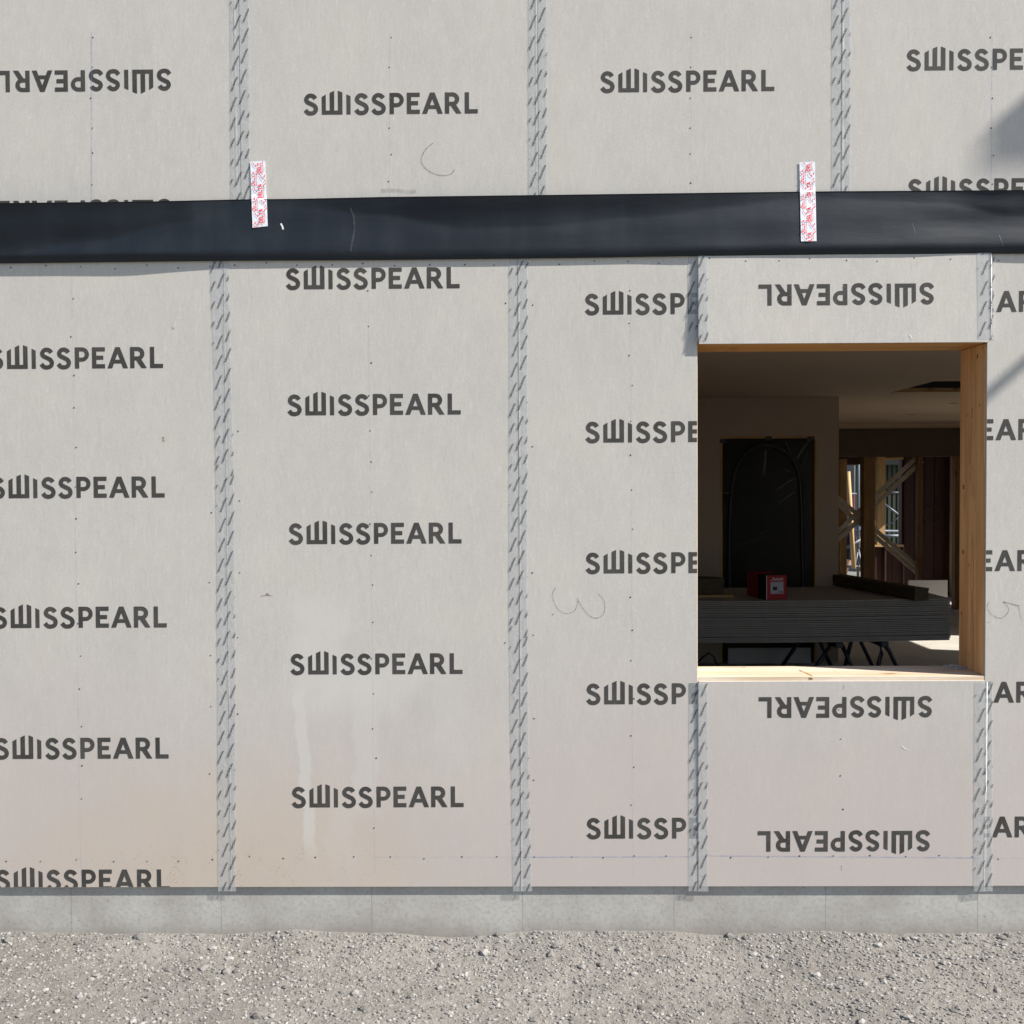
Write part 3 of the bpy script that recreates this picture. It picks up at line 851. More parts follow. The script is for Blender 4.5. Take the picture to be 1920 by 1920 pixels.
def mem_d(px, t):
    """how far the strip stands off the wall; t = 0 lower edge, 1 upper edge"""
    e = smooth_tab(LEAN, px); bl = smooth_tab(BULGE, px)
    s = t / 0.17
    bl += 0.004
    low = 0.010 + (bl - 0.010) * (1 - (1 - min(1, s)) ** 2)
    fall = bl * 0.55 * max(0, (t - 0.17) / 0.83)
    ripple = 0.0014 * math.sin(px * 0.021 + 5 * t) * math.sin(px * 0.0087 + 1.3) * t * (1 - t) * 4 + 0.0016 * math.sin(px * 0.0043 - 9 * t + 0.7) * t * (1 - t) * 4
    if px > 1640: ripple += 0.0018 * math.exp(-((px - 1830) / 130) ** 2) * math.sin(t * 13 + px * 0.006)
    # where the upper edge leans away the sheet folds along a crease
    t0 = 0.92 - 11.0 * e
    t0 = max(0.10, t0)
    lean = e * max(0.0, (t - t0) / (1 - t0)) ** 1.15
    return max(0.004, low - fall + ripple) + lean
mem_verts, mem_faces = [], []
NX, NT = 300, 36
xs_m = [-650 + 3200 * i / NX for i in range(NX + 1)]
def mem_pt(px, t, extra=0.0):
    d = mem_d(px, t) + extra
    py = lerp_tab(TOP, px) * t + lerp_tab(BOT, px) * (1 - t)
    return at(px, py, -d)
for side in (0, 1):
    for px in xs_m:
        for j in range(NT + 1):
            mem_verts.append(mem_pt(px, j / NT, 0.0 if side == 0 else -0.0016))
n1 = NT + 1; off = (NX + 1) * n1
for i in range(NX):
    for j in range(NT):
        a = i * n1 + j
        mem_faces.append((a, a + n1, a + n1 + 1, a + 1))
        mem_faces.append((off + a, off + a + 1, off + a + n1 + 1, off + a + n1))
    for j in (0, NT):
        a = i * n1 + j
        mem_faces.append((a, off + a, off + a + n1, a + n1))
mem = mesh('membrane_strip', mem_verts, mem_faces, M['membrane'], None, smooth=True)
tag(mem, 'long black membrane strip hanging across the boards above the window', 'membrane')
bpy.context.view_layer.update()

def on_membrane(px, py, e):
    t = (py - lerp_tab(BOT, px)) / (lerp_tab(TOP, px) - lerp_tab(BOT, px))
    if t > 1: return at(px, py, -max(0.0012, 0.0045 * (1 - (t - 1) * 10)) - e)
    d = mem_d(px, max(0, t))
    return at(px, py, -d - e)
def mem_mark(name, pts, w, mat):
    L, R = stroke([Vector(p) for p in pts], w)
    verts = [on_membrane(q.x, q.y, 0.0012) for q in L] + [on_membrane(q.x, q.y, 0.0012) for q in R]
    n = len(L)
    return mesh(name, verts, [(i, i + 1, n + i + 1, n + i) for i in range(n - 1)], mat, mem)
mem_mark('torn_spot', [(526.5, 419), (529.5, 424.5), (531, 430)], 3.2, M['white_print'])
mem_mark('scratch', [(657.5, 390), (663, 405), (665, 430), (661, 452), (657, 472)], 3.0, thin_mat('pale scratch', (0.22, 0.25, 0.26), 0.20, 50))
mem_mark('scratch', [(1711, 418), (1714, 430), (1716, 438)], 1.3, thin_mat('pale scratch fine', (0.35, 0.37, 0.4), 0.35, 50))
mem_mark('scratch', [(1873, 440), (1878, 452), (1881, 461)], 1.3, thin_mat('pale scratch thin', (0.35, 0.37, 0.4), 0.35, 50))

# red and white sealing tapes
DEL = word_shape('DELTA', 26); MUL = word_shape('MULTI-BAND', 40)
def seal(c, label, phase):
    """c = corners in the photo: top-left, top-right, lower-right, lower-left"""
    tl, tr, br, bl = [Vector(q) for q in c]
    def at_uv(u, v, e): 
        q = (tl * (1 - u) + tr * u) * (1 - v) + (bl * (1 - u) + br * u) * v
        return on_membrane(q.x, q.y, e)
    nu, nv = 6, 48
    verts, faces = [], []
    for side, e in ((0, 0.0022), (1, 0.0012)):
        for j in range(nv + 1):
            for i in range(nu + 1): verts.append(at_uv(i / nu, j / nv, e + (0.0003 * math.sin(j * 0.9 + i) if 0 < i < nu else 0)))
    n = nu + 1; o2 = (nv + 1) * n
    for j in range(nv):
        for i in range(nu):
            a = j * n + i
            faces.append((a, a + n, a + n + 1, a + 1)); faces.append((o2 + a, o2 + a + 1, o2 + a + n + 1, o2 + a + n))
        for a in (j * n, j * n + nu): faces.append((a, o2 + a, o2 + a + n, a + n))
    for i in range(nu):
        for a in (i, nv * n + i): faces.append((a, a + 1, o2 + a + 1, o2 + a))
    o = mesh('sealing_tape', verts, faces, M['white_tape'])
    tag(o, label, 'tape', 'red and white sealing tapes')
    W_, H_ = (tr - tl).length, (bl - tl).length
    bm = bmesh.new(); bg = bmesh.new()
    def lay(b, shape, x, y, length, height_, wd):
        """word reading upwards: starts at (x, y) tape px, runs up"""
        sl, sh = length / wd, height_ / 210.0
        vs = []
        for u, v in shape[0]:
            tx, ty = x + v * -sh + height_, y - u * sl
            vs.append((tx, ty))
        for f in shape[1]:
            q = [vs[i] for i in f]
            if any(p[0] < 0.3 or p[0] > W_ - 0.3 or p[1] < 0.3 or p[1] > H_ - 0.3 for p in q): continue
            try: b.faces.new([b.verts.new(at_uv(p[0] / W_, p[1] / H_, 0.0044)) for p in q])
            except ValueError: pass
    for colm in range(-1, 3):
        for r in range(-1, 5):
            x = 0.2 + colm * 12.6
            y = phase + r * 47.0 + (24.0 if colm % 2 else 0.0)
            lay(bm, DEL, x, y, 27, 7.4, DEL[2])
            lay(bg, MUL, x + 9.0, y, 25, 2.4, MUL[2])
            # small curved tick between the words
            sp = spline([(x + 4.5, y + 12.5), (x + 6.0, y + 9.5), (x + 8.3, y + 8), (x + 9.3, y + 4.5), (x + 11, y + 3)], 3)
            sp = [Vector((2 * (x + 7.5) - q.x, q.y)) for q in sp]
            L, R = stroke(sp, 1.2)
            for i in range(len(L) - 1):
                q = [L[i], L[i + 1], R[i + 1], R[i]]
                if any(p[0] < 0.3 or p[0] > W_ - 0.3 or p[1] < 0.3 or p[1] > H_ - 0.3 for p in q): continue
                bg.faces.new([bg.verts.new(at_uv(p[0] / W_, p[1] / H_, 0.0044)) for p in q])
    flat('red_print', bm, M['red_ink'], o)['kind'] = 'stuff'; flat('small_print', bg, M['grey_ink'], o)['kind'] = 'stuff'
    return o
seal([(469, 303), (497.5, 301.5), (502, 424), (473.5, 427)], 'red and white tape with a torn white spot beside it on the black strip', 46)
seal([(1499, 304.5), (1528, 303), (1531, 452), (1502, 452.5)], 'red and white tape above the window, reaching lower down the black strip', 40)

# ------------------------------------------------------------------ window lining
lin = thing('window_lining', 'raw pine boards lining the open window hole', 'window', ((WL + WR) / 2, 0.1, WB))
T_ = 0.03
sillz = Z(1268.5, 1580)
box('head_board', WL - T_, WR + T_, 0.0022, WTH, WT + 0.002, WT + T_, M['pine_head'], lin, 0.001)
jb = box('jamb_board', WR - 0.001, WR + T_, 0.0115, WTH, sillz + 0.001, WT, M['pine_z'], lin, 0.001)
box('jamb_board', WL - T_, WL + 0.001, 0.0115, WTH, sillz + 0.001, WT, M['pine_z'], lin, 0.001)
sl = box('sill_board', WL - 0.004, WR + 0.004, 0.0015, WTH + 0.003, sillz - 0.030, sillz, M['pine_sill'], lin, 0.0012)
def sill_mark(name, pts, w, mat):
    q = [onz(px, py, sillz) for px, py in pts]
    L, R = stroke([Vector((p.x, p.y)) for p in q], w)
    n = len(L)
    verts = [(p.x, p.y, sillz + 0.0007) for p in L] + [(p.x, p.y, sillz + 0.0007) for p in R]
    return mesh(name, verts, [(i, n + i, n + i + 1, i + 1) for i in range(n - 1)], mat, sl)
sill_mark('resin_streak', [(1498, 1256), (1503, 1259), (1512, 1262), (1519, 1266), (1522, 1267.6)], 0.010, M['resin'])
sill_mark('knot', [(1391, 1251.8), (1398, 1251.6)], 0.014, M['resin'])
for px, py in ((1486, 1254.3), (1509, 1254.6), (1565, 1258), (1571, 1262), (1640, 1260), (1384, 1257), (1435, 1255)):
    sill_mark('nail_hole', [(px - 1.5, py), (px + 1.5, py)], 0.006, M['smudge'])
pts = [at(1516, 1270, 0.0008), at(1523, 1271, 0.0008)]
mesh('knot', [(pts[0].x, 0.0009, sillz - 0.004), (pts[1].x, 0.0009, sillz - 0.004), (pts[1].x + 0.004, 0.0009, sillz - 0.013), (pts[0].x, 0.0009, sillz - 0.014)], [(0, 3, 2, 1)], M['brown_spot'], sl)

def onx(px, py, x):
    v = ray(px, py); return CPOS + v * ((x - CPOS.x) / v.x)
def jamb_mark(name, pts, w, mat):
    q = [onx(px, py, WR - 0.001) for px, py in pts]
    sp = spline([Vector((p.y, p.z)) for p in q], 5) if len(q) > 2 else [Vector((p.y, p.z)) for p in q]
    ws = w if isinstance(w, list) else [w] * len(sp)
    L, R = stroke(sp, w); n_ = len(L); xj_ = WR - 0.0018
    return mesh(name, [(xj_, p.x, p.y) for p in L] + [(xj_, p.x, p.y) for p in R], [(i_, n_ + i_, n_ + i_ + 1, i_ + 1) for i_ in range(n_ - 1)], mat, jb)
kn = thin_mat('jamb knot', (0.16, 0.06, 0.02), 0.85, 90, 0.5)
gr = thin_mat('jamb grain', (0.20, 0.085, 0.025), 0.55, 25, 0.5)
gr2 = thin_mat('jamb grain pale', (0.24, 0.11, 0.04), 0.34, 18, 0.5)
for px, py, hh, w in ((1833, 668, 4, 0.012), (1807, 913, 4, 0.017), (1806, 1035, 4, 0.014), (1837, 760, 2.5, 0.007), (1813, 779, 2.5, 0.006), (1817, 1059, 2.5, 0.007), (1803, 1150, 3, 0.012), (1823, 775, 9, 0.007)):
    jamb_mark('knot', [(px, py - hh), (px, py + hh)], w, kn)
jamb_mark('grain_line', [(1820, 905), (1821, 885), (1824, 874), (1827, 884), (1828, 905), (1829, 960)], 0.0035, gr)
jamb_mark('grain_line', [(1822, 930), (1823, 912), (1824.5, 905), (1826, 915), (1826, 940)], 0.003, gr)
jamb_mark('grain_line', [(1823, 1000), (1821, 1080), (1822, 1140), (1820, 1200), (1816, 1240)], 0.0035, gr)
jamb_mark('grain_line', [(1824, 1010), (1826, 1090), (1823, 1125), (1826, 1170), (1824, 1215), (1821, 1236)], 0.003, gr)
jamb_mark('grain_line', [(1817, 770), (1818, 900), (1816, 1050), (1815, 1230)], 0.0028, gr2)
jamb_mark('grain_line', [(1830, 700), (1831, 850), (1832, 1050), (1832, 1250)], 0.003, gr2)
jamb_mark('grain_line', [(1823, 790), (1821, 830), (1820, 870)], 0.004, gr)
jamb_mark('grain_line', [(1810, 670), (1810, 900), (1809, 1240)], 0.0028, gr2)
for pts_ in ([(1366, 655), (1376, 651), (1396, 648)], [(1372, 657), (1384, 654)], [(1350, 650), (1362, 647.5)], [(1558, 650), (1568, 648)], [(1780, 655), (1800, 650), (1835, 646)]):
    q = [onz(a_, b_, WT + 0.002) for a_, b_ in pts_]
    L, R = stroke([Vector((p.x, p.y)) for p in q], 0.012); n_ = len(L)
    mesh('grain_line', [(p.x, p.y, WT + 0.0012) for p in L] + [(p.x, p.y, WT + 0.0012) for p in R], [(i_, i_ + 1, n_ + i_ + 1, n_ + i_) for i_ in range(n_ - 1)], gr2, lin)

# loose screws on the sill
scr_rnd = random.Random(3)
def screw_mesh():
    bm = bmesh.new()
    rs, ps = [], []
    for i in range(15):
        x = 0.001 + i * 0.0021
        ps.append((x, 0, 0)); rs.append(0.0016 if i % 2 else 0.0023)
    ps.append((0.0355, 0, 0)); rs.append(0.0004)
    ps = [(-0.0024, 0, 0), (-0.0012, 0, 0)] + ps; rs = [0.0042, 0.0042] + rs
    bm_tube(bm, ps, rs, 8)
    bmesh.ops.recalc_face_normals(bm, faces=bm.faces)
    me = bpy.data.meshes.new('screw'); bm.to_mesh(me); bm.free(); me.materials.append(M['zinc'])
    return me
sm_ = screw_mesh()
c0 = onz(1789, 1252.5, sillz)
for i in range(13):
    o = bpy.data.objects.new('screw', sm_); C.objects.link(o)
    o.location = (c0.x + scr_rnd.gauss(0, 0.017), c0.y + scr_rnd.gauss(0, 0.022), sillz + 0.0042 + (0.004 if i > 7 else 0) + (0.004 if i > 10 else 0))
    o.rotation_euler = (0, scr_rnd.uniform(-0.08, 0.14), scr_rnd.uniform(-1.5, 0.6) + (math.pi if i % 3 == 0 else 0))
    tag(o, 'small zinc screw in the loose heap on the sill corner', 'screw', 'loose screws on the window sill')

# ------------------------------------------------------------------ the room behind
CZ = at(1400, 745, 5.0).z                 # ceiling height
YB = 8.8                                  # beam line
YO = 10.5                                 # rear outer wall
XRW = 6.25                                # right wall (inner face)
floor = struct(box('floor', XL, XRW + 0.2, WTH, YO + 0.2, -0.2, 0.0, M['floor']))
hx0, hy0, hy1 = onz(1672, 735, CZ).x, onz(1745, 715, CZ).y, onz(1672, 735, CZ).y
ceil_parts = bmesh.new()
hx1 = hx0 + 1.25
for a in ((XL, hx0, WTH - 0.001, YO + 0.2), (hx1, XRW + 0.2, WTH - 0.001, YO + 0.2), (hx0, hx1, WTH - 0.001, hy0), (hx0, hx1, hy1, YO + 0.2)):
    bm_box(ceil_parts, a[0], a[1], a[2], a[3], CZ, CZ + 0.20)
bm_box(ceil_parts, XL, XRW + 0.2, WTH - 0.001, YO + 0.2, CZ + 0.75, CZ + 0.95)
for a in ((hx0 - 0.05, hx0, hy0, hy1), (hx1, hx1 + 0.05, hy0, hy1), (hx0, hx1, hy0 - 0.05, hy0), (hx0, hx1, hy1, hy1 + 0.05)):
    bm_box(ceil_parts, a[0], a[1], a[2], a[3], CZ + 0.2, CZ + 0.75)
ceiling = struct(from_bm('ceiling', ceil_parts, M['ceiling']))
# hatch trim; black sheets inside stand in for the shade of the shaft
box('hatch_trim', hx0 + 0.002, hx1 - 0.002, hy1 - 0.022, hy1 - 0.002, CZ - 0.004, CZ + 0.03, M['stud_x'], ceiling)
box('hatch_shade', hx0 + 0.002, hx1 - 0.002, hy1 - 0.020, hy1 - 0.002, CZ + 0.031, CZ + 0.74, M['black'], ceiling)
box('hatch_shade', hx0 + 0.002, hx0 + 0.02, hy0 + 0.002, hy1 - 0.024, CZ + 0.002, CZ + 0.74, M['black'], ceiling)
box('hatch_shade', hx0 + 0.021, hx1 - 0.002, hy0 + 0.002, hy1 - 0.024, CZ + 0.70, CZ + 0.74, M['black'], ceiling)
# flecks of filler on the ceiling
bm = bmesh.new(); fr = random.Random(11)
flecks = [(1720, 669, 3), (1713, 693, 4.5), (1715, 695, 3), (1750, 668, 2), (1788, 679, 2.5), (1751, 706, 3), (1757, 703, 2), (1386, 697, 2.6), (1770, 703, 2), (1736, 688, 1.6), (1797, 712, 2), (1760, 683, 1.4), (1775, 690, 1.5), (1340, 716, 1.5)]
for px, py, r in flecks:
    p = onz(px, py, CZ); rr = r * 0.0028
    q = [bm.verts.new((p.x + rr * fr.uniform(0.5, 1.2) * math.cos(a * 1.047), p.y + 2.2 * rr * fr.uniform(0.5, 1.2) * math.sin(a * 1.047), CZ - 0.001)) for a in range(6)]
    bm.faces.new(q[::-1])
me = bpy.data.meshes.new('filler_flecks'); bm.to_mesh(me); bm.free()
o = put('filler_flecks', me, M['white_print'], ceiling)
# downlight holes on the ceiling
bm = bmesh.new()
for px, py in ((1788, 756), (1708, 777), (1672, 737)):
    p = onz(px, py, CZ); rr = 0.05 if py > 740 else 0.025
    bm.faces.new([bm.verts.new((p.x + rr * math.cos(a * 0.5236), p.y + rr * math.sin(a * 0.5236), CZ - 0.0015)) for a in range(12)][::-1])
me = bpy.data.meshes.new('light_holes'); bm.to_mesh(me); bm.free()
put('light_holes', me, M['black'], ceiling)

def wall_with_hole(name, axis, c, t, a0, a1, z0, z1, holes, mat, parent):
    """axis 'y': wall in x-z plane at y=c, 'x': wall in y-z plane at x=c; holes = (a0,a1,z0,z1)"""
    bm = bmesh.new()
    cuts = sorted({a0, a1} | {h[0] for h in holes} | {h[1] for h in holes})
    for u, v in zip(cuts, cuts[1:]):
        m = (u + v) / 2
        segs = [(z0, z1)]
        for h in holes:
            if h[0] < m < h[1]:
                ns = []
                for s in segs:
                    if h[2] > s[0]: ns.append((s[0], min(s[1], h[2])))
                    if h[3] < s[1]: ns.append((max(s[0], h[3]), s[1]))
                segs = ns
        for s in segs:
            if axis == 'y': bm_box(bm, u, v, c, c + t, s[0], s[1])
            else: bm_box(bm, c, c + t, u, v, s[0], s[1])
    bmesh.ops.remove_doubles(bm, verts=bm.verts[:], dist=1e-5)
    return from_bm(name, bm, mat, parent)

# partition with the sealed doorway
YP = 5.0
dx0, dx1, dz = at(1350, 900, YP).x, at(1532, 900, YP).x, at(1440, 817, YP).z
px1 = at(1572.5, 950, YP).x
part = thing('partition_wall', 'dim plasterboard partition with a doorway hung with clear plastic', 'wall', ((dx0 + dx1) / 2, YP, 0))
wall_with_hole('plasterboard', 'y', YP, 0.12, XL, px1, 0.0, CZ, [(dx0, dx1, 0.0, dz)], M['plaster'], part)
wall_with_hole('plasterboard', 'x', px1 - 0.12, 0.119, YP + 0.121, YO, 0.0, CZ, [], M['plaster'], part)
for nm, a in (('door_lining', (dx0, dx0 + 0.022, dz)), ('door_lining', (dx1 - 0.022, dx1, dz))):
    box(nm, a[0] + 0.001, a[1] - 0.001, YP - 0.004, YP + 0.124, 0, dz - 0.001, M['stud'], part)
box('door_lining', dx0 + 0.022, dx1 - 0.022, YP - 0.004, YP + 0.124, dz - 0.022, dz - 0.001, M['stud_x'], part)
# the end of the partition shows a pale joint line
jl = at(1310, 747, YP - 0.003)

# plastic dust door with an arched zip
dd = thing('dust_door', 'clear creased plastic sheet with a black arched zip in the doorway', 'door', ((dx0 + dx1) / 2, YP + 0.03, 0))
nx_, nz_ = 26, 56
verts = []
fr = random.Random(5)
creases = [(fr.uniform(0, 1), fr.uniform(0, 1), fr.uniform(-1, 1)) for _ in range(14)]
def crease(u, v):
    s = 0.0
    for a, b, g in creases:
        d = (u - a) * math.cos(g) + (v - b) * math.sin(g) * 1.6
        s += 0.002 * math.exp(-abs(d) * 40) * (1 if g > 0 else -1)
    return s + 0.0012 * math.sin(u * 9 + v * 4) * math.sin(v * 7)
for j in range(nz_ + 1):
    for i in range(nx_ + 1):
        u, v = i / nx_, j / nz_
        verts.append((dx0 + 0.024 + (dx1 - dx0 - 0.048) * u, YP + 0.03 + crease(u, v), 0.02 + (dz - 0.05) * v))
n = nx_ + 1
mesh('plastic_sheet', verts, [(j * n + i, j * n + i + 1, (j + 1) * n + i + 1, (j + 1) * n + i) for j in range(nz_) for i in range(nx_)],
     film_mat('clear plastic sheet', (0.022, 0.022, 0.017), 0.25, 0.28, 0.35), dd, smooth=True)
zp = [(1368, 1110), (1368, 1000), (1371, 935), (1376, 895), (1388, 866), (1406, 845), (1428, 836), (1450, 837), (1470, 846), (1486, 862), (1498, 890), (1502, 930), (1504, 1000), (1506, 1110)]
zpts = [at(a, b, YP + 0.012) for a, b in zp]
zs = [Vector(p) for p in spline(zpts, 5)]
bm = bmesh.new()
prev = None
for i, p in enumerate(zs):
    t = (zs[min(i + 1, len(zs) - 1)] - zs[max(i - 1, 0)]).normalized()
    nrm = Vector((-t.z, 0, t.x)) * 0.017
    ring = [bm.verts.new(p + nrm + Vector((0, 0.004, 0))), bm.verts.new(p + nrm * 0.4 - Vector((0, 0.004, 0))), bm.verts.new(p - nrm * 0.4 - Vector((0, 0.004, 0))), bm.verts.new(p - nrm + Vector((0, 0.004, 0)))]
    if prev:
        for a in range(3): bm.faces.new((prev[a], prev[a + 1], ring[a + 1], ring[a]))
    prev = ring
from_bm('zip', bm, M['black'], dd)
sheen_m = thin_mat('crease sheen', (0.30, 0.29, 0.26), 0.55, 60, 0.4)  # pale ribbons painting the sheen along the creases
for cpts, cw_ in (([(1457, 919), (1470, 908), (1480, 903), (1493, 894)], 2.2), ([(1461, 945), (1472, 934), (1480, 929), (1490, 922)], 1.8), ([(1494, 862), (1502, 846), (1512, 832), (1524, 820)], 3.0),
                  ([(1500, 880), (1508, 862), (1515, 848)], 1.6), ([(1471, 880), (1481, 884)], 2.0), ([(1436, 846), (1434, 872), (1432, 890)], 4.0), ([(1424, 1003), (1436, 994)], 1.8), ([(1472, 825), (1478, 838), (1482, 848)], 2.2),
                  ([(1484, 850), (1489, 872)], 2.2), ([(1358, 1032), (1368, 1038)], 1.5), ([(1360, 924), (1368, 923)], 3.0), ([(1440, 1003), (1410, 1015), (1380, 1022)], 1.0)):
    q = [A_.copy() for A_ in (at(a_, b_, YP + 0.018) for a_, b_ in cpts)]
    L, R = stroke([Vector((p.x, p.z)) for p in q], cw_ * 0.0046)
    n_ = len(L)
    mesh('crease', [(p.x, YP + 0.018, p.y) for p in L] + [(p.x, YP + 0.018, p.y) for p in R], [(i_, i_ + 1, n_ + i_ + 1, n_ + i_) for i_ in range(n_ - 1)], sheen_m, dd)
for px, py in ((1356, 827), (1441, 822), (1520, 822)):
    p = at(px, py, YP - 0.006)
    box('tape_patch', p.x - 0.03, p.x + 0.03, p.y - 0.001, p.y + 0.001, p.z - 0.018, p.z + 0.018, M['black'], dd)

# side and rear walls
sw = thing('side_wall', 'left end wall of the dim room', 'wall', (XL, 4, 0))
wall_with_hole('plasterboard', 'x', XL - 0.1, 0.1, WTH, YO + 0.2, 0, CZ, [], M['plaster'], sw)
rw = thing('gable_wall', 'right end wall of the room, with door openings letting the sun in', 'wall', (XRW, 5, 0))
wall_with_hole('plasterboard', 'x', XRW, 0.2, WTH, YO + 0.2, 0, CZ, [(4.90, 6.05, 0.0, 2.12), (9.15, 10.15, 0.3, 2.05)], M['plaster'], rw)

# beam and posts
def A(px, py, y): return at(px, py, y)
beam = box('ceiling_beam', px1 + 0.001, XRW - 0.001, YB, YB + 0.14, A(1700, 856, YB).z, A(1700, 803, YB).z, plain('dark beam', (0.11, 0.085, 0.065), 0.85, 0.2, 0.2, 6))
tag(beam, 'dark beam under the ceiling above the timber posts', 'beam')
bz = A(1700, 856, YB).z
box('upper_strip', px1 + 0.001, XRW - 0.001, YB + 0.02, YB + 0.12, A(1700, 803, YB).z + 0.001, CZ - 0.001, M['ceiling'], beam)
def post(px0, px1_, y, depth, z0, z1, mat, label):
    a, b = A(px0, 950, y).x, A(px1_, 950, y).x
    o = box('timber_post', a, b, y, y + depth, z0, z1, mat, None, 0.003)
    return tag(o, label, 'post', 'timber posts at the rear of the room')
post(1575.5, 1588, YB + 0.3, 0.10, 0, bz - 0.02, M['stud'], 'sunlit narrow timber post next to the partition edge')
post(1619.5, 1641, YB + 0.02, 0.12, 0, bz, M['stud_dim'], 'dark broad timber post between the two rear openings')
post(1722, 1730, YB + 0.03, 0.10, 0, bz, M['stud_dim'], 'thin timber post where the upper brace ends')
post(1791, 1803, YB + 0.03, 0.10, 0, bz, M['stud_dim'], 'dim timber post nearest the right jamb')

# rear outer wall: door-high opening and a window with a timber sill
ox0, ox1 = A(1560, 950, YO).x, A(1630, 950, YO).x
wx0, wx1 = A(1636, 950, YO).x, A(1692, 950, YO).x
wz0, wz1 = A(1660, 1021, YO).z, A(1660, 862, YO).z
rear = thing('rear_wall', 'dark board rear wall with a timber edged window and an open doorway', 'wall', (5.2, YO, 0))
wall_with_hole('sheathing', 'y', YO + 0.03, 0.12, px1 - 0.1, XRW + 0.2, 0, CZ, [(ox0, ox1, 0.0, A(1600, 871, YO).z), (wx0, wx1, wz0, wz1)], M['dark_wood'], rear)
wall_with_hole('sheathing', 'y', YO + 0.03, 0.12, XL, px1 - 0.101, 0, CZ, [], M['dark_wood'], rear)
box('window_sill', wx0 - 0.02, wx1 - 0.001, YO - 0.06, YO + 0.2, wz0 - 0.03, wz0, M['stud_x'], rear, 0.002)
box('window_stud', A(1642, 950, YO).x, A(1657, 950, YO).x, YO - 0.06, YO + 0.022, wz0 + 0.001, wz1 + 0.05, M['stud'], rear, 0.002)
box('window_head', wx0, wx1, YO - 0.03, YO + 0.02, wz1 + 0.001, wz1 + 0.03, M['stud_x'], rear, 0.002)
xx = A(1692, 950, YO).x + 0.03
i = 0
while xx < XRW - 0.1:
    w = 0.145
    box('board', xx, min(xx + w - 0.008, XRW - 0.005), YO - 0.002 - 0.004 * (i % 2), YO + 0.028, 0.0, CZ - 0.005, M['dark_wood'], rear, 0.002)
    xx += w; i += 1
xx = wx0
while xx < wx1 - 0.05:
    box('board', xx, xx + 0.137, YO, YO + 0.028, 0.0, wz0 - 0.032, M['dark_wood'], rear, 0.002); xx += 0.145
for px_ in (1659, 1693):
    a = A(px_, 1050, YO - 0.03).x
    box('batten', a, a + 0.022, YO - 0.035, YO - 0.008, 0, wz0 - 0.034, M['dark_batten'], rear)
# cable ring hanging on the boards
rp = A(1747, 965, YO - 0.03)
tube('cable_ring', [(rp.x + 0.115 * math.cos(a * 0.2618), YO - 0.02 - 0.003 * (a % 3), rp.z + 0.13 * math.sin(a * 0.2618)) for a in range(25)], 0.006, plain('grey cable', (0.045, 0.03, 0.025), 0.6, 0.3, 0.1, 20), rear, 6)

# cross braces
def brace(p0, p1, y, hw, label, double):
    o = None
    a, b = A(p0[0], p0[1], y), A(p1[0], p1[1], y)
    t = (b - a).normalized(); nrm = Vector((-t.z, 0, t.x))
    root = thing('cross_brace', label, 'brace', tuple((a + b) / 2), 'crossed braces at the rear opening')
    for s, dy in (((-1, 0.0), (1, 0.035)) if double else ((0, 0.0),)):
        bm = bmesh.new()
        o_ = nrm * (s * hw * 0.86)
        h = hw * (0.66 if double else 0.8)
        vs = []
        for e in (a, b):
            for q in (-h, h):
                for dd_ in (0.0, 0.022): vs.append(bm.verts.new(e + o_ + nrm * q + Vector((0, dy + dd_, 0))))
        for f in ((0, 1, 3, 2), (4, 6, 7, 5), (0, 4, 5, 1), (2, 3, 7, 6), (0, 2, 6, 4), (1, 5, 7, 3)): bm.faces.new([vs[i] for i in f])
        from_bm('slat', bm, M['brace'], root)
    return root
brace((1566, 1010), (1726, 860), YB + 0.17, 0.042, 'grey double brace rising to the right across the rear opening', True)
brace((1566, 934), (1726, 1072), YB + 0.235, 0.042, 'grey double brace falling to the right across the rear opening', True)

# ------------------------------------------------------------------ stack of cement sheets on trestles
SY0, SY1 = 3.87, 4.93
s_top = onz(1600, 1121, 0.0)   # placeholder point
ztop = A(1781, 1122, SY0).z
zlow = A(1700, 1201.5, SY0).z
sx1 = A(1782, 1122, SY0).x
sx0 = sx1 - 2.9
NS = 23
pitch = (ztop - zlow) / NS
ORD = ['topmost', 'second', 'third', 'fourth', 'fifth', 'sixth', 'seventh', 'eighth', 'ninth', 'tenth', 'eleventh', 'twelfth', 'thirteenth', 'fourteenth', 'fifteenth', 'sixteenth',
       'seventeenth', 'eighteenth', 'nineteenth', 'twentieth', 'twenty-first', 'twenty-second', 'lowest']
fr = random.Random(21)
def sag(x): 
    t = (x - sx0) / (sx1 - sx0)
    return -0.012 * math.sin(math.pi * min(1, max(0, t * 1.0))) - 0.006 * (1 - t)
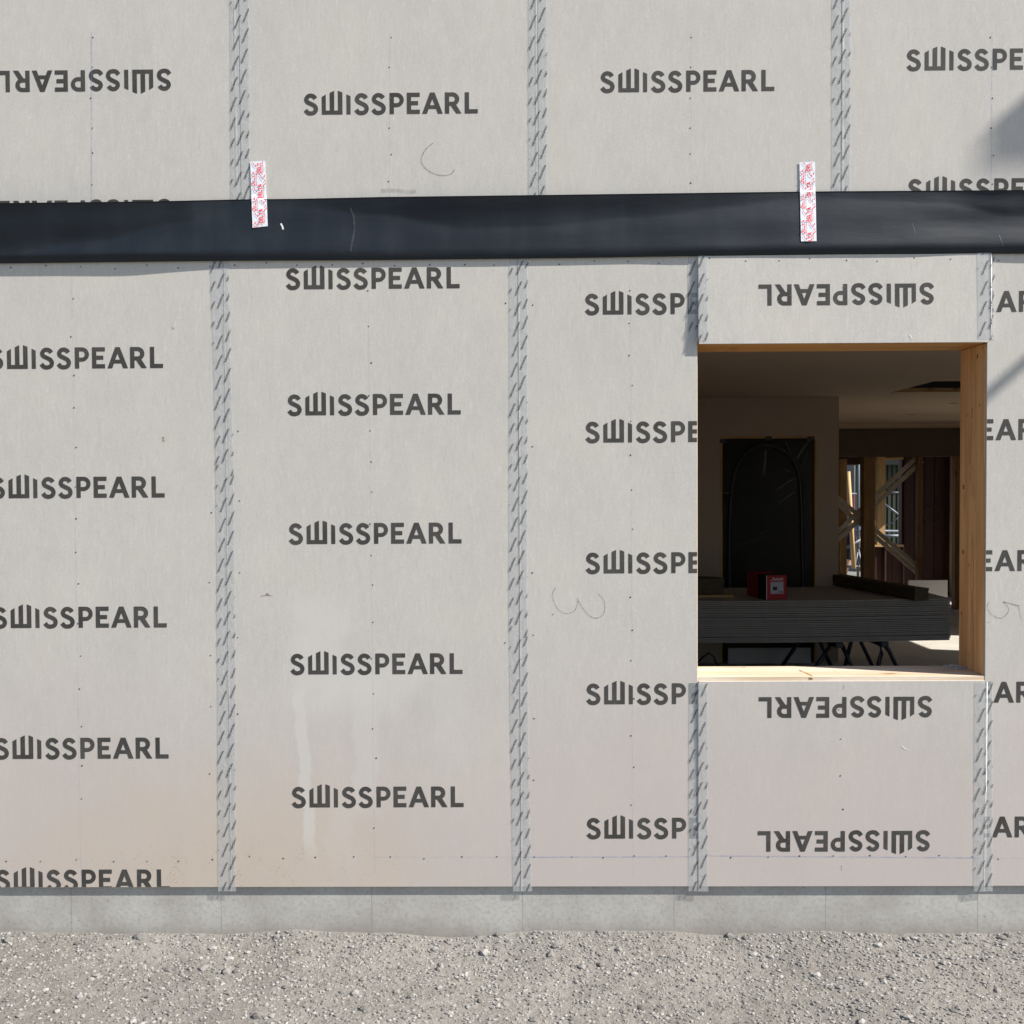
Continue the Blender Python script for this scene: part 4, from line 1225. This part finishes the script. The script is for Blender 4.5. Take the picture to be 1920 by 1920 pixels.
for i in range(NS):
    zt = ztop - i * pitch
    bm = bmesh.new()
    ex, ey, eX = fr.uniform(-0.007, 0.007), fr.uniform(-0.006, 0.006), fr.uniform(-0.006, 0.006)
    if i in (9, ): ey -= 0.010
    nseg = 10; rows = []
    th = pitch * 0.76 - (0.002 if i in (3, 8, 19) else 0)
    for q in range(nseg + 1):
        x = sx0 + ex + (sx1 + eX - sx0 - ex) * q / nseg
        s = sag(x)
        rows.append([bm.verts.new((x, yy, zz + s)) for yy, zz in ((SY0 + ey, zt - th), (SY0 + ey, zt), (SY1 + ey, zt), (SY1 + ey, zt - th))])
    for a, b in zip(rows, rows[1:]):
        for q in range(4): bm.faces.new((a[q], a[(q + 1) % 4], b[(q + 1) % 4], b[q]))
    bm.faces.new(rows[0]); bm.faces.new(rows[-1][::-1])
    o = from_bm('cement_sheet', bm, M['sheet'])
    lab = {0: 'topmost grey cement sheet of the stack, under the red box', NS - 1: 'lowest grey cement sheet of the stack, resting on the trestles'}.get(i, '%s grey cement sheet from the top of the stack in the room' % ORD[i])
    tag(o, lab, 'cement sheet', 'cement sheets stacked on the trestles')

def trestle(xc, label, legs):
    zt = zlow + sag(xc) - 0.004
    root = thing('trestle', label, 'trestle', (xc, (SY0 + SY1) / 2, 0), 'trestles under the stack')
    box('top_bar', xc - 0.03, xc + 0.03, SY0 + 0.03, SY1 - 0.03, zt - 0.045, zt, M['black_steel'], root, 0.004)
    for lg in legs:
        for yy in (SY0 + 0.14, SY1 - 0.20):
            tube('leg', [(xc + q, yy, zt - 0.03 - (zt - 0.03) * f) for q, f in lg], 0.017, M['black_steel'], root)
    return root
xc = A(1650, 1210, SY0 + 0.14).x
trestle(xc, 'black steel trestle with bent legs under the right end of the sheet stack', [[(0.0, 0.0), (0.012, 0.25), (-0.01, 0.5), (-0.05, 1.0)], [(0.03, 0.0), (0.075, 0.2), (0.115, 0.45), (0.20, 1.0)]])
trestle(A(1566, 1210, SY0 + 0.14).x, 'black steel trestle with straight spread legs under the middle of the stack', [[(-0.03, 0.0), (-0.25, 1.0)], [(0.05, 0.0), (0.20, 1.0)]])
trestle(sx0 + 0.2, 'black steel trestle under the left end of the sheet stack', [[(-0.03, 0.0), (-0.2, 1.0)], [(0.03, 0.0), (0.2, 1.0)]])

STZ = ztop - 0.008                        # top of the stack
def tz(x): return ztop + sag(x) + 0.0005
# red carton
bp = onz(1437, 1125, tz(2.0))
bx = thing('carton', 'red and black carton with a white picture label on the sheet stack', 'carton', (bp.x, bp.y, tz(bp.x)))
cw, cl, ch = 0.175, 0.36, 0.195
ang = math.radians(24)
# the carton's near lower-left corner stands at bp, front face turned a little to the left
mtx = Matrix.Translation((bp.x, bp.y, tz(bp.x) + 0.001)) @ Matrix.Rotation(math.radians(2), 4, 'Z')
lx = Vector((cw, 0, 0))
def cbox(name, x0, x1, y0, y1, z0, z1, mat, parent, bev=0.0): return box(name, x0, x1, y0, y1, z0, z1, mat, parent, bev, mtx)
# long side runs away to the left: shear the length direction through a rotated box
mtx = Matrix.Translation((bp.x, bp.y, tz(bp.x) + 0.001)) @ Matrix.Rotation(math.radians(12), 4, 'Z')
body = cbox('body', 0, cw, 0.0, cl, 0, ch, M['red_box'], bx, 0.002)
cbox('black_band', -0.0015, 0.0, 0.01, cl * 0.42, 0.001, ch - 0.001, M['black_box'], bx)
cbox('black_band', 0.0, cw, 0.006, cl * 0.42, ch, ch + 0.0012, M['black_box'], bx)
cbox('white_edge', -0.0016, 0.004, -0.0014, -0.0002, 0.001, ch - 0.001, M['white_print'], bx)
cbox('picture_label', 0.035, 0.146, -0.0016, -0.0003, 0.047, 0.142, plain('label grey', (0.50, 0.52, 0.60), 0.6, 0.3, 0.05, 30), bx)
cbox('picture', 0.055, 0.092, -0.0024, -0.0017, 0.075, 0.105, M['black'], bx)
cbox('picture', 0.105, 0.138, -0.0024, -0.0017, 0.056, 0.066, plain('caption grey', (0.15, 0.16, 0.18), 0.6), bx)
fc = bpy.data.curves.new('box_lettering', 'FONT'); fc.body = 'Paslode'; fc.size = 0.042; fc.shear = 0.3; fc.offset = 0.0007
fo = bpy.data.objects.new('box_lettering', fc); C.objects.link(fo)
bpy.context.view_layer.update()
fm = bpy.data.meshes.new_from_object(fo)
bpy.data.objects.remove(fo); bpy.data.curves.remove(fc)
wid = max(v.co.x for v in fm.vertices)
for v in fm.vertices:
    v.co = mtx @ Vector((0.046 + v.co.x * 0.098 / wid, -0.0017, 0.154 + v.co.y * 0.8))
put('box_lettering', fm, M['white_print'], bx)
cbox('swoosh', 0.030, 0.052, -0.0022, -0.0017, 0.152, 0.156, M['white_print'], bx)
# mineral wool batten lying across the stack
a = onz(1556, 1096, tz(3.2)); b = onz(1716, 1126, tz(3.3))
a.z = tz(a.x); b.z = tz(b.x)
t = (b - a); L_ = t.length; ang = math.atan2(t.y, t.x)
mt = Matrix.Translation((a.x, a.y, min(a.z, b.z) + 0.004)) @ Matrix.Rotation(ang, 4, 'Z')
bm = bmesh.new()
bm_box(bm, 0, L_, 0, 0.115, 0, 0.095)
bmesh.ops.subdivide_edges(bm, edges=bm.edges[:], cuts=6, use_grid_fill=True)
fr = random.Random(4)
for v in bm.verts: v.co = mt @ (v.co + Vector((fr.uniform(-0.003, 0.003), fr.uniform(-0.004, 0.004), fr.uniform(0, 0.004))))
tag(from_bm('wool_batten', bm, M['wool']), 'long dark mineral wool batten lying slantwise on the sheet stack', 'insulation')
# wool block and the plank below it at the left
a = onz(1300, 1121, tz(1.5))
p0, p1 = onz(1290, 1121, tz(1.6)), onz(1378, 1122, tz(1.7))
box('plank', p0.x - 0.5, p1.x, p0.y - 0.02, p0.y + 0.16, tz(1.6) + 0.001, tz(1.6) + 0.024, M['stud_x'], None, 0.002)
tag(bpy.data.objects['plank'], 'short timber plank under the wool block on the stack', 'plank')
bm = bmesh.new()
xb1 = onz(1354, 1113, tz(1.6) + 0.024).x
bm_box(bm, xb1 - 0.7, xb1, p0.y + 0.01, p0.y + 0.16, tz(1.6) + 0.027, tz(1.6) + 0.155)
bmesh.ops.subdivide_edges(bm, edges=bm.edges[:], cuts=6, use_grid_fill=True)
for v in bm.verts: v.co += Vector((fr.uniform(-0.005, 0.004), fr.uniform(-0.004, 0.004), fr.uniform(-0.001, 0.007)))
tag(from_bm('wool_block', bm, M['wool']), 'dark mineral wool block at the left end of the visible stack', 'insulation')
# white board leaning behind the stack
a, b = A(1703, 1088, 6.35), A(1777, 1088, 6.35)
o = box('white_panel', a.x, b.x, 6.35, 6.368, 0.0, a.z, M['white_board'], None, 0.004)
tag(o, 'small white board standing on the floor behind the stack', 'board')
# pale tray and dark profile under the stack, against the partition
a, b = A(1372, 1214, 4.80), A(1530, 1214, 4.80)
o = box('pale_board', a.x, b.x, 4.955, 4.98, 0.16, 0.30, M['white_board'], None, 0.003)
o.location.z = -0.16
tag(o, 'pale board strip on the floor under the stack', 'board')
o = tube('cable', [A(1306, 1246, 4.2), A(1318, 1232, 4.2), A(1330, 1224, 4.2), A(1339, 1232, 4.2), A(1344, 1246, 4.2), A(1346, 1262, 4.2)], 0.008, M['black'])
tag(o, 'black cable looping up from the floor under the stack', 'cable')

# ------------------------------------------------------------------ outside behind the house
# green profiled shed
SYD = 17.5
shed = thing('metal_shed', 'green ribbed metal shed wall seen through the rear window', 'shed', (8.0, SYD, GZ))
x = A(1604, 900, SYD).x; n_ = 0
zt = A(1660, 872, SYD).z
while x < 10.4:
    box('rib_panel', x, x + 0.058, SYD, SYD + 0.03, GZ, zt, M['green_metal'], shed, 0.006)
    box('rib_panel', x + 0.050, x + 0.108, SYD + 0.035, SYD + 0.06, GZ, zt, M['green_metal'], shed)
    x += 0.1; n_ += 1
box('eave_board', A(1585, 900, SYD).x, 10.4, SYD - 0.25, SYD + 0.3, zt + 0.002, zt + 0.45, M['dark_fascia'], shed)
# dark shed side at the left of it
o = box('site_hut', A(1540, 900, SYD + 3).x, A(1603, 900, SYD + 3).x, SYD + 3, SYD + 5, GZ, 3.0, plain('dark hut', (0.035, 0.04, 0.045), 0.6, 0.3, 0.3, 2), None, 0.02)
tag(o, 'dark site hut beside the green shed', 'hut')
# red and white barrier net
root = thing('barrier_net', 'red mesh panel hanging on the scaffold behind the posts', 'net', (A(1595, 930, 14.6).x, 14.6, GZ))
za, zb = A(1600, 930, 14.6).z, A(1600, 952, 14.6).z
for r in range(6):
    zz = za + (zb - za) * r / 5
    box('strip', A(1586, 930, 14.6).x, A(1604, 930, 14.6).x, 14.6, 14.606, zz - 0.011, zz + 0.011, M['net'], root)
# scaffold frame
def sc_tube(name, p, q, y0, y1, r, parent): return tube(name, [A(p[0], p[1], y0), A(q[0], q[1], y1)], r, M['galv'], parent)
YS = 13.2
sf = thing('scaffold', 'grey tube scaffold frame standing outside behind the posts', 'scaffold', (A(1610, 1080, YS).x, YS, GZ))
def gpt(px, y): return Vector((A(px, 1000, y).x, y, GZ))
for px_, y_ in ((1609, YS), (1687, YS + 0.4)):
    g = gpt(px_, y_)
    tube('standard', [g, g + Vector((0, 0, 3.4))], 0.024, M['galv'], sf)
sc_tube('ledger', (1570, 994.5), (1690, 996), YS, YS, 0.022, sf)
sc_tube('ledger', (1570, 926), (1606, 926), YS, YS, 0.02, sf)
sc_tube('ledger', (1660, 924), (1700, 923), YS + 0.4, YS + 0.4, 0.018, sf)
sc_tube('ledger', (1640, 1004.5), (1700, 1004.5), YS - 0.4, YS - 0.4, 0.024, sf)
sc_tube('ledger', (1580, 1062), (1622, 1062), YS, YS, 0.024, sf)
sc_tube('diagonal', (1588, 1027), (1613, 1012), YS - 0.1, YS - 0.1, 0.022, sf)
sc_tube('diagonal', (1609, 1030), (1618, 1078), YS - 0.1, YS - 0.1, 0.022, sf)
sc_tube('diagonal', (1608, 1035), (1600, 1072), YS - 0.1, YS - 0.1, 0.020, sf)
sc_tube('diagonal', (1655, 943), (1697, 974), YS + 0.3, YS + 0.3, 0.020, sf)
tube('hose', [A(a_, b_, YS + 0.35) for a_, b_ in ((1661, 985), (1672, 981), (1682, 972), (1690, 962), (1696, 952))], 0.012, M['galv'], sf)
# sunlit timber prop
o = tube('timber_prop', [A(1590, 884, 12.4), A(1601, 1066, 12.4)], 0.038, M['stud'], None, 4)
tag(o, 'sunlit leaning timber prop outside the rear doorway', 'prop')
# worker bending behind the scaffold
YW = 15.6
def worker():
    g = Vector((A(1604, 1000, YW).x, YW, GZ))
    J = {'pel': (0, 0, 0.86), 'wst': (0.05, -0.10, 0.98), 'chest': (0.12, -0.32, 1.10), 'neck': (0.16, -0.46, 1.10), 'head': (0.19, -0.58, 1.06), 'crown': (0.21, -0.68, 1.02),
         'hl': (-0.10, 0, 0.84), 'kl': (-0.15, -0.07, 0.47), 'al': (-0.20, 0.03, 0.09), 'tl': (-0.22, -0.13, 0.03),
         'hr': (0.10, 0, 0.84), 'kr': (0.16, -0.10, 0.47), 'ar': (0.19, 0.0, 0.09), 'tr': (0.20, -0.16, 0.03),
         'sl': (-0.06, -0.36, 1.12), 'el': (-0.10, -0.44, 0.84), 'wl': (-0.02, -0.52, 0.62), 'fl': (0.0, -0.54, 0.53),
         'sr': (0.28, -0.36, 1.12), 'er': (0.34, -0.44, 0.84), 'wr': (0.28, -0.52, 0.62), 'fr': (0.26, -0.54, 0.53)}
    R = {'pel': .15, 'wst': .14, 'chest': .15, 'neck': .06, 'head': .10, 'crown': .07, 'hl': .10, 'kl': .065, 'al': .045, 'tl': .04, 'hr': .10, 'kr': .065, 'ar': .045, 'tr': .04,
         'sl': .07, 'el': .05, 'wl': .035, 'fl': .035, 'sr': .07, 'er': .05, 'wr': .035, 'fr': .035}
    E = [('pel', 'wst'), ('wst', 'chest'), ('chest', 'neck'), ('neck', 'head'), ('head', 'crown'), ('pel', 'hl'), ('hl', 'kl'), ('kl', 'al'), ('al', 'tl'), ('pel', 'hr'), ('hr', 'kr'), ('kr', 'ar'), ('ar', 'tr'),
         ('chest', 'sl'), ('sl', 'el'), ('el', 'wl'), ('wl', 'fl'), ('chest', 'sr'), ('sr', 'er'), ('er', 'wr'), ('wr', 'fr')]
    def skin(name, keys, edges, mat, parent, k=1.0, root='pel', sub=2):
        me = bpy.data.meshes.new(name)
        idx = {q: i for i, q in enumerate(keys)}
        me.from_pydata([tuple(g + Vector(J[q])) for q in keys], [(idx[a], idx[b]) for a, b in edges], [])
        o = put(name, me, mat, parent)
        o.modifiers.new('skin', 'SKIN'); s = o.modifiers.new('sub', 'SUBSURF'); s.levels = s.render_levels = sub
        sv = me.skin_vertices[0].data
        for q, i in idx.items():
            sv[i].radius = (R[q] * k, R[q] * k); sv[i].use_root = (q == root)
        return o
    root = thing('person', 'person in dark shorts bending down behind the scaffold frame', 'person', tuple(g))
    skin('body', list(J), E, M['skin'], root)
    J['ml'] = (-0.16, -0.06, 0.40); J['mr'] = (0.165, -0.09, 0.40); R['ml'] = R['mr'] = .085
    skin('shorts', ['pel', 'wst', 'hl', 'kl', 'ml', 'hr', 'kr', 'mr'], [('pel', 'wst'), ('pel', 'hl'), ('hl', 'kl'), ('kl', 'ml'), ('pel', 'hr'), ('hr', 'kr'), ('kr', 'mr')], M['shorts'], root, 1.18)
    skin('shirt', ['wst', 'chest', 'sl', 'el', 'sr', 'er'], [('wst', 'chest'), ('chest', 'sl'), ('sl', 'el'), ('chest', 'sr'), ('sr', 'er')], M['shirt'], root, 1.16, 'chest')
worker()

# ------------------------------------------------------------------ beyond the right edge: unseen bodies added to throw the soft shadows
tp = at(1885, 711); tx = 5.45; ty = (tx - tp.x) / 3.0; tzz = tp.z + 2.6 * ty
caster = tube('shadow_tube', [(tx, 0.011, tzz), (tx, -1.22, tzz)], 0.024, M['galv'])  # added out of view, stands in for the caster of the diagonal shadow
tag(caster, 'unseen tube added beyond the right edge to throw a faint shadow', 'tube')
cp = at(1838, 318)
added_slab = box('shadow_slab', cp.x + 4.8, XR, -1.6, 0.011, cp.z + 4.16, cp.z + 4.3, M['gap'])  # added out of view to shade the upper right of the wall
tag(added_slab, 'unseen slab added high beyond the right edge to throw a soft shadow', 'shadow_slab')
